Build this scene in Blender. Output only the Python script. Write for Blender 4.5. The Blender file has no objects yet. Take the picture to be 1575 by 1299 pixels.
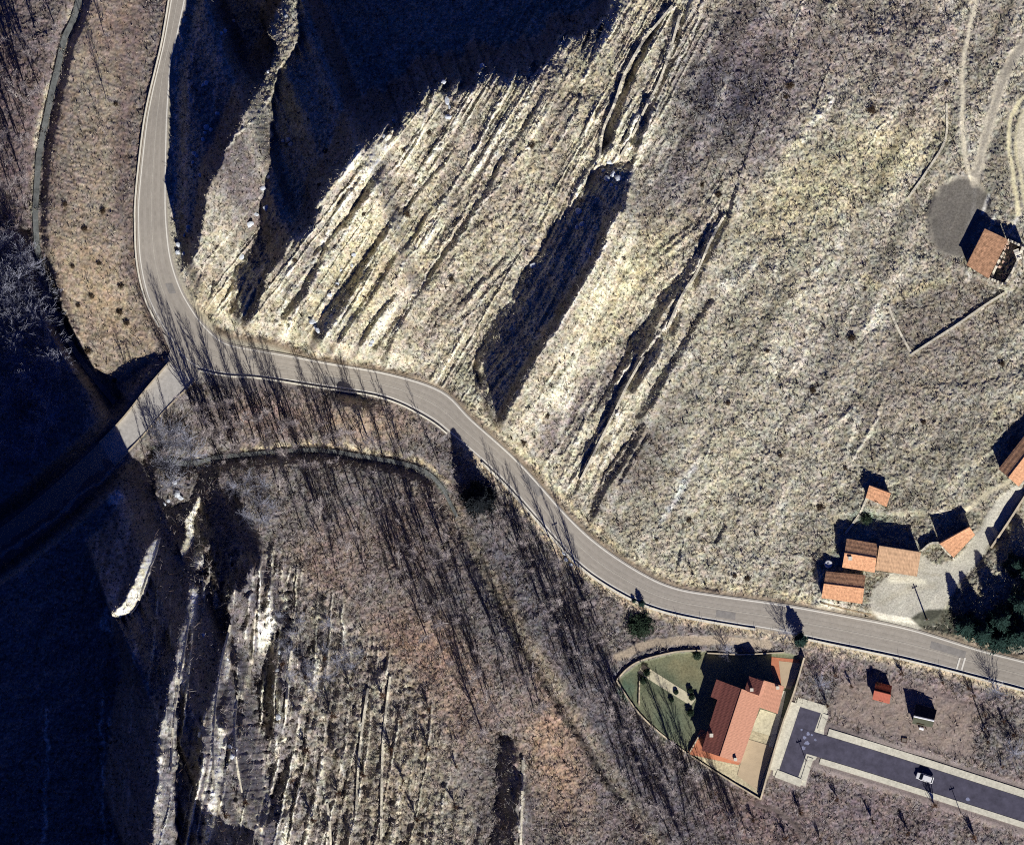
import bpy, bmesh, math, random
import numpy as np
from mathutils import Vector, Matrix, Quaternion

# ---------------------------------------------------------------- camera, sky, sun, exposure
S = 6.5                                   # photo pixels per metre
CX, CY = 787.5, 649.5
scene = bpy.context.scene
COL = scene.collection
CAM_Z = 6000.0
cam_d = bpy.data.cameras.new('camera')
cam = bpy.data.objects.new('camera', cam_d); COL.objects.link(cam)
cam.location = (0, 0, CAM_Z)
cam_d.sensor_fit = 'HORIZONTAL'
cam_d.angle = 2 * math.atan((1575 / S / 2) / CAM_Z)
cam_d.clip_start = 100.0
cam_d.clip_end = 20000.0
scene.camera = cam

ELEV = math.radians(30.0)
TAN = math.tan(ELEV)
SLX = 0.3725                              # sideways run of a shadow per unit of run up the picture
hx, hy = SLX / math.hypot(1, SLX), -1 / math.hypot(1, SLX)
sun_dir = Vector((hx * math.cos(ELEV), hy * math.cos(ELEV), math.sin(ELEV)))
world = bpy.data.worlds.new('World'); scene.world = world
world.use_nodes = True
nt = world.node_tree
sky = nt.nodes.new('ShaderNodeTexSky'); sky.sky_type = 'NISHITA'; sky.sun_disc = False
sky.sun_elevation = ELEV; sky.sun_rotation = math.atan2(hx, hy)
sky.altitude = 2500; sky.air_density = 0.5; sky.dust_density = 0.0; sky.ozone_density = 10.0
tint = nt.nodes.new('ShaderNodeVectorMath'); tint.operation = 'MULTIPLY'; tint.inputs[1].default_value = (0.42, 0.60, 1.35)   # deep winter blue
nt.links.new(sky.outputs[0], tint.inputs[0]); nt.links.new(tint.outputs[0], nt.nodes['Background'].inputs[0])
nt.nodes['Background'].inputs[1].default_value = 0.05
sun_d = bpy.data.lights.new('sun', 'SUN'); sun_d.energy = 5.0; sun_d.angle = math.radians(0.5)
sun_d.color = (1.0, 0.965, 0.915)
sun = bpy.data.objects.new('sun', sun_d); COL.objects.link(sun)
sun.rotation_euler = (-sun_dir).to_track_quat('-Z', 'Y').to_euler()
sun.location = sun_dir * 3000
scene.view_settings.view_transform = 'Standard'
scene.view_settings.look = 'None'
scene.view_settings.exposure = 0.2
scene.view_settings.gamma = 1.0
scene.cycles.max_bounces = 3
scene.cycles.diffuse_bounces = 1
scene.cycles.pixel_filter_type = 'BLACKMAN_HARRIS'
scene.cycles.filter_width = 1.1
scene.cycles.use_denoising = False

# ---------------------------------------------------------------- helpers
rng = np.random.default_rng(7)
random.seed(11)

def wx(px): return (px - CX) / S
def wy(py): return (CY - py) / S
def lin(c):
    return tuple(((v / 255) / 12.92 if v / 255 <= 0.04045 else ((v / 255 + 0.055) / 1.055) ** 2.4) for v in c)

_lat = {}
def vnoise(x, y, seed=0):
    """smooth value noise, -1..1, at arrays x, y (cell size 1)"""
    if seed not in _lat:
        _lat[seed] = np.random.default_rng(1000 + seed).uniform(-1, 1, (256, 256)).astype(np.float32)
    L = _lat[seed]
    xi = np.floor(x).astype(np.int32); yi = np.floor(y).astype(np.int32)
    fx = (x - xi).astype(np.float32); fy = (y - yi).astype(np.float32)
    fx = fx * fx * (3 - 2 * fx); fy = fy * fy * (3 - 2 * fy)
    x0 = xi & 255; y0 = yi & 255; x1 = (xi + 1) & 255; y1 = (yi + 1) & 255
    a = L[y0, x0]; b = L[y0, x1]; c = L[y1, x0]; d = L[y1, x1]
    return (a + (b - a) * fx) * (1 - fy) + (c + (d - c) * fx) * fy

def boxblur(a, r):
    if r < 1: return a
    for ax in (0, 1):
        p = np.pad(a, [(r + 1, r) if k == ax else (0, 0) for k in (0, 1)], mode='edge')
        c = np.cumsum(p, axis=ax, dtype=np.float64)
        n = 2 * r + 1
        a = ((c[n:] - c[:-n]) if ax == 0 else (c[:, n:] - c[:, :-n])) / n
    return a.astype(np.float32)

def catmull(pts, n=8):
    pts = np.array(pts, float)
    P = np.vstack([2 * pts[0] - pts[1], pts, 2 * pts[-1] - pts[-2]])
    out = []
    for i in range(1, len(P) - 2):
        for k in range(n):
            t = k / n
            out.append(0.5 * ((2 * P[i]) + (-P[i - 1] + P[i + 1]) * t + (2 * P[i - 1] - 5 * P[i] + 4 * P[i + 1] - P[i + 2]) * t * t
                              + (-P[i - 1] + 3 * P[i] - 3 * P[i + 1] + P[i + 2]) * t ** 3))
    out.append(P[-2])
    return np.array(out)

# ---------------------------------------------------------------- terrain raster (in photo pixels)
q = 1.3
XS = np.arange(-130, 1706, q, dtype=np.float32); YS = np.arange(-130, 1431, q, dtype=np.float32)
GX, GY = np.meshgrid(XS, YS)
NY, NX = GX.shape
WXn = vnoise(GX / 14, GY / 14, 1) * 3.2 + vnoise(GX / 5, GY / 5, 2) * 2.2 + vnoise(GX / 40, GY / 40, 5) * 2.0
WYn = vnoise(GX / 14, GY / 14, 3) * 3.2 + vnoise(GX / 5, GY / 5, 4) * 2.2 + vnoise(GX / 40, GY / 40, 6) * 2.0

def poly_mask(poly, warp=1.0):
    poly = np.array(poly, float)
    x0, y0 = poly.min(0) - 10; x1, y1 = poly.max(0) + 10
    i0, i1 = max(0, int((x0 + 130) / q)), min(NX, int((x1 + 130) / q) + 2)
    j0, j1 = max(0, int((y0 + 130) / q)), min(NY, int((y1 + 130) / q) + 2)
    m = np.zeros((NY, NX), bool)
    if i0 >= i1 or j0 >= j1: return m
    X = GX[j0:j1, i0:i1] + warp * WXn[j0:j1, i0:i1]; Y = GY[j0:j1, i0:i1] + warp * WYn[j0:j1, i0:i1]
    ins = np.zeros(X.shape, bool)
    n = len(poly)
    for k in range(n):
        ax, ay = poly[k]; bx, by = poly[(k + 1) % n]
        if ay == by: continue
        c = ((ay > Y) != (by > Y)) & (X < (bx - ax) * (Y - ay) / (by - ay) + ax)
        ins ^= c
    m[j0:j1, i0:i1] = ins
    return m

def stroke_mask(pts, w, warp=0.5):
    """pts [(x,y) or (x,y,w)], w full width in px; returns distance-normalised field (<1 inside)"""
    P = [(p[0], p[1], (p[2] if len(p) > 2 else w)) for p in pts]
    m = np.full((NY, NX), 9.0, np.float32)
    for a, b in zip(P[:-1], P[1:]):
        mw = max(a[2], b[2]) * 1.5 + 10
        i0, i1 = max(0, int((min(a[0], b[0]) - mw + 130) / q)), min(NX, int((max(a[0], b[0]) + mw + 130) / q) + 2)
        j0, j1 = max(0, int((min(a[1], b[1]) - mw + 130) / q)), min(NY, int((max(a[1], b[1]) + mw + 130) / q) + 2)
        if i0 >= i1 or j0 >= j1: continue
        X = GX[j0:j1, i0:i1] + warp * WXn[j0:j1, i0:i1]; Y = GY[j0:j1, i0:i1] + warp * WYn[j0:j1, i0:i1]
        dx, dy = b[0] - a[0], b[1] - a[1]; L2 = dx * dx + dy * dy + 1e-6
        t = np.clip(((X - a[0]) * dx + (Y - a[1]) * dy) / L2, 0, 1)
        d = np.hypot(X - a[0] - t * dx, Y - a[1] - t * dy) / ((a[2] + (b[2] - a[2]) * t) / 2)
        s = m[j0:j1, i0:i1]; np.minimum(s, d, out=s)
    return m

def ribbon_field(cl):
    """nearest point of a centre line for the whole raster: distance px and index (bilinear from a coarse grid)"""
    st = 4
    gx = GX[::st, ::st]; gy = GY[::st, ::st]
    best = np.full(gx.shape, 1e9, np.float32); idx = np.zeros(gx.shape, np.float32)
    for k, (x, y) in enumerate(cl):
        d = (gx - x) ** 2 + (gy - y) ** 2
        m = d < best
        best[m] = d[m]; idx[m] = k
    return np.sqrt(best), idx, st

def sample(A, px, py):
    fx = np.clip((np.asarray(px, float) + 130) / q, 0, NX - 1.001); fy = np.clip((np.asarray(py, float) + 130) / q, 0, NY - 1.001)
    i = fx.astype(int); j = fy.astype(int); u = fx - i; v = fy - j
    return (A[j, i] * (1 - u) + A[j, i + 1] * u) * (1 - v) + (A[j + 1, i] * (1 - u) + A[j + 1, i + 1] * u) * v

# --- main road edges (outer/uphill, inner/valley), pairs
ROAD_U = [(318,-140),(292,-40),(285,0),(272,60),(263,100),(260,150),(258,200),(257,300),(259,350),(265,396),(277,435),(292,465),(317,500),(350,526),(400,537),(450,546),(500,556),(600,574),(680,600),(727,645),(800,711),(876,795),(927,840),(990,881),(1041,903),(1105,914),(1200,927),(1302,945),(1400,965),(1505,997),(1575,1015),(1640,1032),(1720,1052)]
ROAD_L = [(296,-140),(268,-40),(262,0),(252,60),(243,100),(231,150),(222,200),(211,300),(210,350),(212,396),(219,437),(230,470),(252,510),(290,560),(345,576),(400,580),(495,594),(590,610),(655,640),(698,672),(768,733),(848,822),(901,876),(970,919),(1030,941),(1100,955),(1195,971),(1292,991),(1388,1011),(1492,1037),(1562,1056),(1627,1073),(1707,1093)]
RU = catmull(ROAD_U, 6); RL = catmull(ROAD_L, 6)
RC = (RU + RL) / 2
SIDE_A = [(268,548),(225,598),(183,650),(120,712),(60,765),(0,812),(-140,905)]       # side road, upper edge
SIDE_B = [(308,578),(258,627),(211,680),(140,752),(80,805),(0,862),(-140,955)]
SA = catmull(SIDE_A, 6); SB = catmull(SIDE_B, 6); SC = (SA + SB) / 2
STREAM = [(140,-140),(126,-30),(114,25),(99,58),(89,101),(79,142),(69,190),(61,228),(58,254),(55,305),(54,335),(60,400),(80,470),(115,540),(160,600),(205,652),(250,700),(290,713),(335,703),(400,697),(470,692),(510,694),(552,701),(616,712),(654,725),(679,748),(692,773),(706,800),(732,847),(768,910),(805,980),(845,1040),(890,1110),(935,1180),(980,1250),(1030,1330),(1090,1440)]
ST = catmull(STREAM, 6)
STREET = [(1232,1138),(1246,1142),(1300,1158),(1400,1189),(1500,1221),(1575,1245),(1720,1292)]

# --- dark (self shaded or overshadowed) ground as outlines
SH = []
def shp(p, warp=1.0): SH.append((p, warp))
shp([(285,-150),(287,0),(280,45),(266,62),(258,75),(260,100),(257,120),(259,150),(260,200),(257,250),(249,268),(257,300),(260,350),(266,385),(276,412),(296,402),(306,372),(314,345),(318,316),(325,288),(340,256),(353,222),(368,198),(385,160),(405,128),(415,100),(425,70),(412,50),(422,20),(430,0),(432,-150)])
shp([(432,-150),(455,0),(462,60),(430,104),(424,130),(418,200),(412,260),(403,310),(400,350),(378,394),(358,419),(353,470),(374,512),(385,495),(400,465),(415,419),(451,378),(476,353),(496,325),(501,292),(537,241),(572,216),(611,200),(641,165),(669,137),(690,150),(705,146),(730,134),(742,112),(750,124),(776,115),(788,124),(800,112),(825,109),(846,84),(866,51),(885,62),(894,58),(901,48),(915,42),(927,25),(938,0),(970,-150)])
shp([(1020,22),(998,50),(975,97),(955,140),(938,175),(928,210),(923,243),(937,232),(945,215),(952,183),(965,148),(978,119),(995,80),(1010,50)], .5)
shp([(1036,91),(1023,94),(1008,140),(988,152),(978,185),(968,221),(980,228),(990,211),(1003,173),(1011,147),(1021,127)], .5)
shp([(924,254),(909,261),(894,292),(874,322),(846,357),(823,393),(805,421),(785,458),(763,482),(748,513),(733,543),(728,584),(740,607),(755,647),(768,668),(775,655),(800,603),(828,548),(861,498),(884,457),(917,409),(924,378),(945,343),(960,320),(968,292),(974,258),(962,249),(940,252)], .8)
shp([(1100,325),(1088,345),(1078,372),(1050,415),(1028,440),(1010,455),(1000,480),(985,505),(968,520),(960,545),(940,585),(925,612),(912,632),(916,634),(935,605),(958,570),(975,552),(1003,512),(1030,465),(1050,435),(1072,405),(1083,385),(1094,352)], .5)
def shs(pts, w, warp=.4): SH.append((pts, -w, warp))
# --- narrow risers of the terraces
shs([(1068,-20),(1050,30),(1040,66)], 7)
shs([(1025,60),(1012,95),(985,150)], 3)
shs([(1122,325,7.8),(1100,368,12.4),(1082,404,10.8),(1069,440,7.8)], 9.0)
shs([(1044,482),(1033,510)], 10.5); shs([(1022,470),(1000,520),(975,560)], 6.0)
shs([(1016,510,6.2),(1011,538,14.0),(993,561,17.1),(973,597,12.4)], 13.5)
shs([(1092,462,7.1),(1066,503,7.1),(1044,543,11.7),(1023,571,11.7),(1003,610,16.2),(983,637,14.0)], 7.5)
shs([(1000,540,6.2),(976,570,12.4),(955,600,14.0),(942,625,10.8),(937,648,9.3),(909,696,9.3),(893,735,6.2),(884,757,3.1)], 10.5)
shs([(988,655,10.1),(965,691,18.2),(942,724,18.2),(922,759,12.1),(907,800,8.1)], 10.5)
shs([(998,668,4.7),(973,703,6.2),(952,744,4.7)], 4.5)
shs([(1142,255,3.1),(1122,325,6.2)], 4.5); shs([(1160,200),(1142,255)], 3.0)
shs([(1115,808),(1102,833)], 5)
shs([(1046,845),(1042,870)], 5); shs([(1058,865),(1053,885)], 4)
shs([(501,383,6.5),(466,447,11.7),(438,485,9.1)], 8); shs([(430,500),(418,525)], 7)
shs([(616,320,3.9),(598,345,7.8),(580,375,10.4),(562,410,20.8),(542,438,20.8),(514,475,22.1),(496,503,20.8),(481,536,15.6)], 14)
shs([(590,255,3.9),(578,274,11.7),(560,300,10.4),(542,327,10.4),(510,365,7.8),(484,391,5.2)], 8)
shs([(655,330,3.9),(643,358,5.2),(608,394,7.8),(578,442,9.1),(542,492,7.8),(520,525,6.5),(505,543,6.5)], 5)
shs([(840,140,2.6),(800,203,6.5),(766,254,7.8),(745,297,6.5),(730,320,5.2),(700,368,7.8),(674,404,6.5),(650,440,7.8),(633,462,5.2),(608,508,7.8),(588,556,7.8)], 5)
shs([(608,452,4),(573,495,8),(557,523,9),(545,548,5)], 7)
shs([(611,487),(590,520),(575,538)], 5)
shs([(677,467),(668,480)], 5)
shs([(700,228,2),(640,300,4),(616,330,3)], 3)
shs([(912,35),(895,80)], 4); shs([(927,40),(905,95)], 4)
shs([(893,145),(884,172)], 3); shs([(660,560),(655,575)], 8)
shs([(330,430),(322,460)], 4); shs([(310,415),(300,450)], 4)
for x, y, l in ((451,378,30), (470,358,18), (501,292,34), (520,268,16), (537,241,30), (556,228,18), (572,216,30), (590,208,16), (611,200,24), (626,182,34), (641,165,20), (655,150,30), (668,140,44), (690,142,20), (705,140,36), (722,122,22), (742,114,30), (760,118,20), (776,113,34), (800,110,18), (825,104,30), (846,84,22), (866,55,34)):
    shs([(x + 6, y - 8, 6.5), (x - l * .5, y + l * .8, 2.5)], 4, .3)
# --- lower left
shp([(-150,325),(0,345),(30,350),(58,358),(64,378),(84,414),(94,457),(109,503),(129,536),(142,569),(158,607),(178,594),(208,571),(245,550),(262,545),(262,562),(228,594),(183,645),(178,660),(205,686),(213,679),(228,660),(240,668),(232,700),(243,735),(240,760),(262,780),(285,770),(300,745),(318,700),(332,712),(335,746),(368,757),(386,802),(402,830),(400,850),(396,875),(387,905),(378,925),(370,905),(358,905),(352,930),(350,985),(340,1020),(330,1060),(322,1095),(318,1150),(305,1200),(308,1220),(322,1240),(350,1262),(392,1275),(402,1300),(380,1300),(290,1340),(278,1280),(276,1200),(275,1150),(278,1080),(285,1020),(293,975),(300,940),(306,905),(296,900),(288,950),(281,985),(273,1025),(262,1090),(254,1130),(250,1190),(244,1230),(242,1299),(245,1460),(-150,1460)], 1.0)
LIT = []      # sunlit crests standing up out of the shade
LIT.append([(247,825),(245,845),(235,872),(225,900),(212,930),(203,942),(192,949),(177,944),(183,936),(198,920),(212,885),(226,855),(238,832)])
LIT.append([(307,758),(303,790),(298,812),(290,850),(282,858),(277,850),(287,815),(292,790),(300,765)])
LIT.append([(322,835),(320,843),(312,846),(310,838)])
LIT.append([(322,870),(328,890),(322,915),(312,918),(318,895)])
LIT.append([(462,50),(460,66),(440,82),(438,76)]); LIT.append([(425,100),(428,106),(420,112),(412,108)])
LIT.append([(452,0),(456,18),(446,48),(432,70),(424,62),(434,30),(430,8),(440,-10)])
LIT.append([(388,870),(390,885),(384,905),(370,912),(378,895)])
SH2 = []
def sh2(pts, w): SH2.append((pts, w))
sh2([(358,980,6),(362,1015,14)], 12); sh2([(344,1062,8),(345,1110,12)], 11); sh2([(352,1130),(350,1170)], 13)
sh2([(370,1075,6),(372,1125,12)], 10); sh2([(400,940,6),(412,905,8),(425,855,6)], 8); sh2([(380,940,6),(372,965,9)], 8)
sh2([(360,1030,6),(366,1055,10)], 8); sh2([(412,870,4),(405,900,4)],4); sh2([(385,960,5),(388,1000,7)], 6)
sh2([(437,965,10),(425,1000,30),(420,1050,26),(416,1090,26),(416,1125,20)], 20)
sh2([(425,945,12),(450,965,18)], 16); sh2([(440,1180,6),(418,1240,20),(405,1262,16),(450,1245,8)], 14)
sh2([(595,1022,8),(583,1035,10)], 8); sh2([(572,1060,5),(570,1085,9)], 8); sh2([(576,1100,5),(580,1125,8)], 8)
sh2([(483,1105,5),(480,1120,9)], 8); sh2([(505,1105,5),(512,1145,12)], 10); sh2([(520,1150,6),(517,1165,8)], 8)
sh2([(558,1207,6),(562,1223,8)], 8); sh2([(535,1203,6),(532,1222,8)], 8); sh2([(510,1205,6),(508,1225,8)], 8)
sh2([(486,1070,5),(488,1085,8)], 7); sh2([(442,985,6),(458,1010,8)], 8); sh2([(458,1210),(452,1230)], 8)
sh2([(530,1250),(535,1290)], 5); sh2([(565,1255),(567,1290)], 5); sh2([(500,1250),(497,1275)], 5)
sh2([(480,1195),(475,1160)], 6); sh2([(540,1080),(548,1100)], 6); sh2([(445,1060),(450,1090)], 8)
sh2([(340,1195),(345,1225)], 6); sh2([(362,1190),(366,1230)], 7); sh2([(392,1040),(396,1065)], 6)
sh2([(768,1128,6),(784,1150,20),(778,1180,34),(786,1205,30),(776,1240,36),(782,1262,28),(772,1290,40),(775,1330,36)], 34)
sh2([(735,1275,6),(728,1320,10)], 8)

M = np.zeros((NY, NX), bool)
for e in SH:
    if len(e) == 3: M |= stroke_mask(e[0], -e[1], e[2]) < 1
    else: M |= poly_mask(*e)
for e in SH2: M |= stroke_mask(e[0], e[1], 1.0) < 1
LM = np.zeros((NY, NX), bool)
for e in LIT: LM |= poly_mask(e, 1.0)
for x, y, l in ((442,384,20), (488,322,26), (512,285,30), (545,238,22), (583,213,26), (620,190,22), (648,158,30), (676,138,20), (698,142,26), (735,118,22), (752,122,20), (788,122,18), (812,108,20), (856,70,26)):
    LM |= stroke_mask([(x, y, 5), (x + l * .5, y - l * .8, 2)], 4, .3) < 1
M &= ~LM

# --- base relief
rcs = RC[::3]
d_road, i_road, st = ribbon_field(rcs)
side = np.zeros_like(d_road)
tan_ = np.gradient(rcs, axis=0)
ii = i_road.astype(int)
side = tan_[ii, 0] * (GY[::st, ::st] - rcs[ii, 1]) - tan_[ii, 1] * (GX[::st, ::st] - rcs[ii, 0])   # <0 uphill side
d_st, i_st, _ = ribbon_field(ST[::3])
def up(A):
    """coarse grid to the full raster, bilinear"""
    fx = np.clip(np.arange(NX) / st, 0, A.shape[1] - 1.001); fy = np.clip(np.arange(NY) / st, 0, A.shape[0] - 1.001)
    i = fx.astype(int); j = fy.astype(int); u = (fx - i)[None, :].astype(np.float32); v = (fy - j)[:, None].astype(np.float32)
    T = A[j][:, i] * (1 - u) + A[j][:, i + 1] * u; Bm = A[j + 1][:, i] * (1 - u) + A[j + 1][:, i + 1] * u
    return T * (1 - v) + Bm * v
dm = d_road / S
Bc = np.where(side < 0, np.minimum(dm, 130) * 0.085, -np.minimum(dm, 45) * 0.085)
Bc = boxblur(Bc.astype(np.float32), 2)
Bc = Bc - 1.6 * np.exp(-(d_st / 16) ** 2)
B = up(Bc.astype(np.float32)).astype(np.float32)
D_ROAD = up(d_road.astype(np.float32)); D_ST = up(d_st.astype(np.float32)); SIDE = up(side.astype(np.float32))
B += vnoise(GX / 170, GY / 170, 9) * 1.3 + vnoise(GX / 60, GY / 60, 10) * 0.45

# --- shade-true relief: along each sun line the ground falls away from a crest wherever it is dark
c0 = XS[0] - SLX * YS[-1]; c1 = XS[-1] - SLX * YS[0]
CC = np.arange(c0, c1, q)
jj = np.arange(NY)
IX = np.clip(np.round((CC[None, :] + SLX * YS[:, None] - XS[0]) / q).astype(int), 0, NX - 1)
Ms = M[jj[:, None], IX]; Bs = B[jj[:, None], IX]
ds = math.hypot(1, SLX) * q / S
Hs = np.zeros_like(Bs); P0 = np.zeros_like(Bs)
h = np.where(Ms[0] & (CC > 250), Bs[0] - 24.0, Bs[0]); p0 = h.copy(); was = np.zeros(len(CC), bool)
for j in range(NY):
    m = Ms[j]
    if j:
        hp = np.pad(h, 1, mode='edge'); h = .22 * hp[:-2] + .56 * hp[1:-1] + .22 * hp[2:]
        pp = np.pad(p0, 1, mode='edge'); p0 = .22 * pp[:-2] + .56 * pp[1:-1] + .22 * pp[2:]
        U = h - Bs[j - 1]
        px_ = CC + SLX * YS[j]; mxs = np.where((YS[j] > 700) & (px_ < 520), 1.05, 0.58)
        Ul = np.where(U > 0, np.maximum(U - ds * np.minimum(mxs, U / 6.0 + 0.03), 0), U * 0.9)
        p0 = np.where(m & ~was, h, p0)
        h = np.where(m, h + ds * TAN, Bs[j] + Ul)
    Hs[j] = h; P0[j] = p0; was = m
D = np.zeros(len(CC), np.float32); Ds = np.zeros_like(Bs); K = np.where(Ms[-1], 4.5, 1.1); Ks = np.zeros_like(Bs)
for j in range(NY - 1, -1, -1):
    D = np.where(Ms[j], D + ds, 0); Ds[j] = D; K = np.where(Ms[j], K, 1.1); Ks[j] = K
dip = np.where(Ms, np.minimum(Ks * Ds, 0.45 * (Hs - P0)) + 0.12, 0)
Hs = Hs - dip
sh = Hs[-1].copy()
for j in range(NY - 2, -1, -1):          # walk away from the sun: keep every dark cell under the grazing ray, lift lit cells clear of it
    sh = sh - ds * TAN
    m = Ms[j]
    Hs[j] = np.where(m, np.minimum(Hs[j], sh - .25), np.maximum(Hs[j], np.minimum(sh + .03, Hs[j] + 3.5)))
    sh = np.maximum(sh, Hs[j])
IC = np.clip(np.round((GX - SLX * GY - c0) / q).astype(int), 0, len(CC) - 1)
H = Hs[jj[:, None], IC].astype(np.float32)
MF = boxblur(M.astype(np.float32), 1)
H = boxblur(H, 1)

# --- roads, river and building plots are cut into the relief
def smooth1(z, k):
    zp = np.pad(z, k, mode='edge'); c = np.convolve(zp, np.ones(2 * k + 1) / (2 * k + 1), mode='valid')
    return c
def corridor(cl, hw, z, blend, extra=2.0):
    """cut a corridor: cl px points, hw half width px, z heights"""
    global H
    d, i, _ = ribbon_field(cl)
    i = i.astype(int)
    dd = up((d - np.asarray(hw)[i]).astype(np.float32)) ; zz = up(boxblur(np.asarray(z, np.float32)[i], 1))
    w = np.clip(1 - (dd - extra) / (blend * S), 0, 1); w = w * w * (3 - 2 * w)
    H = H * (1 - w) + zz * w
    return dd, w
road_hw = np.hypot(*(RU - RL).T) / 2
road_z = smooth1(sample(B, RC[:, 0], RC[:, 1]), 8)
road_z = np.where(RC[:, 0] > -999, road_z, 0)
dd_stream, w_stream = corridor(ST, np.full(len(ST), 5.0), smooth1(sample(B, ST[:, 0], ST[:, 1]), 6) - 0.9, 2.2, 1.0)
side_hw = np.hypot(*(SA - SB).T) / 2
side_z = np.linspace(0, 1, len(SC)) ** 1.2 * 9.0 + road_z[np.argmin((RC[:, 0] - 268) ** 2 + (RC[:, 1] - 540) ** 2)]
dd_side, w_side = corridor(SC, side_hw, side_z, 4.0, 3.0)
dd_road, w_road = corridor(RC, road_hw, road_z, 4.0, 7.0)
STR = catmull(STREET, 6)
str_z = smooth1(sample(B, STR[:, 0], STR[:, 1]), 10)
str_z = np.where(STR[:, 0] < 1292, str_z[0], np.where(STR[:, 0] < 1350, str_z[0] + (str_z - str_z[0]) * (STR[:, 0] - 1292) / 58, str_z))
dd_str, w_str = corridor(STR, np.full(len(STR), 16.0), str_z, 1.5, 16.0)

ZC = {}
def plot(poly, z=None, r=5):
    global H
    m = boxblur(boxblur(poly_mask(poly, 0).astype(np.float32), r), r)
    m = np.clip(m * 2.4 - .7, 0, 1)
    zz = float((H * m).sum() / m.sum()) if z is None else z
    H = H * (1 - m) + zz * m
    return zz
z_threshing = plot([(1425,330),(1440,290),(1470,272),(1500,275),(1518,300),(1520,330),(1480,400),(1445,390),(1428,365)])
z_barn = plot([(1478,340),(1515,335),(1585,375),(1555,450),(1470,415)], z_threshing)
z_vill = plot([(1250,860),(1290,790),(1450,790),(1500,780),(1540,830),(1480,900),(1440,960),(1370,950),(1260,925)], r=6)
z_shed = plot([(1322,738),(1380,745),(1372,790),(1320,780)])
z_farm = plot([(1520,700),(1570,640),(1640,690),(1570,760)])
z_lot = plot([(1250,1030),(1420,1050),(1520,1085),(1520,1180),(1400,1155),(1262,1110)], r=6)
COMPOUND = [(948,1046),(985,1017),(1040,1003),(1080,1001),(1140,1004),(1206,1003),(1237,1010),(1225,1052),(1205,1105),(1170,1228),(1060,1157),(1020,1130),(985,1098),(962,1068)]
z_comp = plot(COMPOUND, r=3)
plot([(1200,1080),(1275,1085),(1262,1110),(1240,1210),(1185,1190)], float(str_z[0]), r=2)
z_t = float(str_z[0])

# --- dark streaks of scrub, tussock relief
flat = np.clip(np.maximum.reduce([np.clip(1 - (dd_road - 2) / 5, 0, 1), np.clip(1 - (dd_side - 2) / 5, 0, 1), w_str, boxblur(poly_mask(COMPOUND, 0).astype(np.float32), 2)]), 0, 1)
sm = [poly_mask([(1425,330),(1440,290),(1470,272),(1500,275),(1518,300),(1520,330),(1480,400),(1445,390),(1428,365)], 0)]
PLAZA = [(1340,905),(1415,850),(1440,870),(1470,860),(1500,822),(1530,770),(1575,735),(1575,760),(1525,835),(1500,870),(1470,905),(1445,950),(1400,975),(1355,958),(1338,935)]
LOT = [(1290,1050),(1340,1040),(1440,1060),(1500,1080),(1500,1170),(1410,1150),(1330,1120),(1275,1095)]
sm.append(poly_mask(PLAZA, 0)); sm.append(poly_mask([(1195,1075),(1280,1085),(1262,1115),(1240,1215),(1180,1195)], 0))
smf = boxblur(np.maximum.reduce([m.astype(np.float32) for m in sm]), 2)
lotf = boxblur(poly_mask(LOT, 0).astype(np.float32), 4)
TRACKS = [([(1503,-60),(1500,0),(1491,40),(1483,80),(1479,130),(1480,180),(1481,220),(1489,262),(1497,283)], 6, (206, 196, 168), .9),
                  ([(1640,-10),(1575,68),(1545,115),(1528,165),(1514,215),(1503,262),(1498,283)], 14, (158, 150, 132), .8),
                  ([(1640,-10),(1572,62),(1541,110),(1523,160),(1508,215),(1499,262)], 3, (196, 186, 160), .8),
                  ([(1640,-4),(1580,72),(1551,118),(1534,168),(1519,217),(1506,264)], 3, (196, 186, 160), .8),
                  ([(1640,100),(1575,150),(1556,175),(1550,205),(1553,240),(1560,290),(1566,330)], 6, (214, 204, 162), .9),
                  ([(1640,120),(1580,165),(1564,195),(1563,230),(1570,280),(1577,320)], 5, (206, 196, 156), .8),
                  ([(1365,745),(1400,735),(1450,740),(1500,715),(1530,690),(1575,650)], 5, (184, 176, 150), .7),
                  ([(1480,790),(1510,765),(1545,745),(1575,728)], 6, (190, 180, 150), .8),
                  ([(1420,330),(1400,360),(1360,400)], 4, (180, 172, 150), .5), ([(1575,600),(1540,620),(1520,650)], 6, (190, 182, 150), .6),
                  ([(950,1010),(1000,990),(1060,985),(1120,985),(1180,990)], 14, (168, 152, 128), .8),
                  ([(1520,300),(1510,330)], 4, (210, 205, 190), .9), ([(1565,335),(1552,358)], 3, (210, 205, 190), .9),
                  ([(1230,1010),(1262,1002),(1300,1010)], 8, (176, 160, 140), .5), ([(1165,1238),(1200,1250),(1232,1280),(1250,1310)], 5, (96, 86, 80), .8)]
trk = np.zeros((NY, NX), np.float32)
for pts, w, c, a in TRACKS:
    if a > .75 and w > 4 or w == 3: trk = np.maximum(trk, (stroke_mask(catmull(pts, 5), w + 2, .3) < 1).astype(np.float32))
SANDPIT = [(1572,172),(1640,130),(1640,300),(1590,300),(1572,262),(1563,215)]
trk = np.maximum(trk, poly_mask(SANDPIT, .5).astype(np.float32))
trk = boxblur(trk, 1)
quiet = np.clip(1 - np.maximum(flat * .97, smf * .9) - lotf * .6 - trk * .85, 0.02, 1)
valley = np.clip((SIDE > 0) * 1.0, 0, 1)
valley = boxblur(valley.astype(np.float32), 4)
meadow = boxblur(poly_mask([(110,0),(215,-20),(230,60),(205,200),(195,330),(215,440),(250,540),(150,610),(100,470),(65,370),(60,260),(90,120)], 1).astype(np.float32), 5)
ang = math.radians(57)       # direction of the strata, measured up from the picture's right
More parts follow.
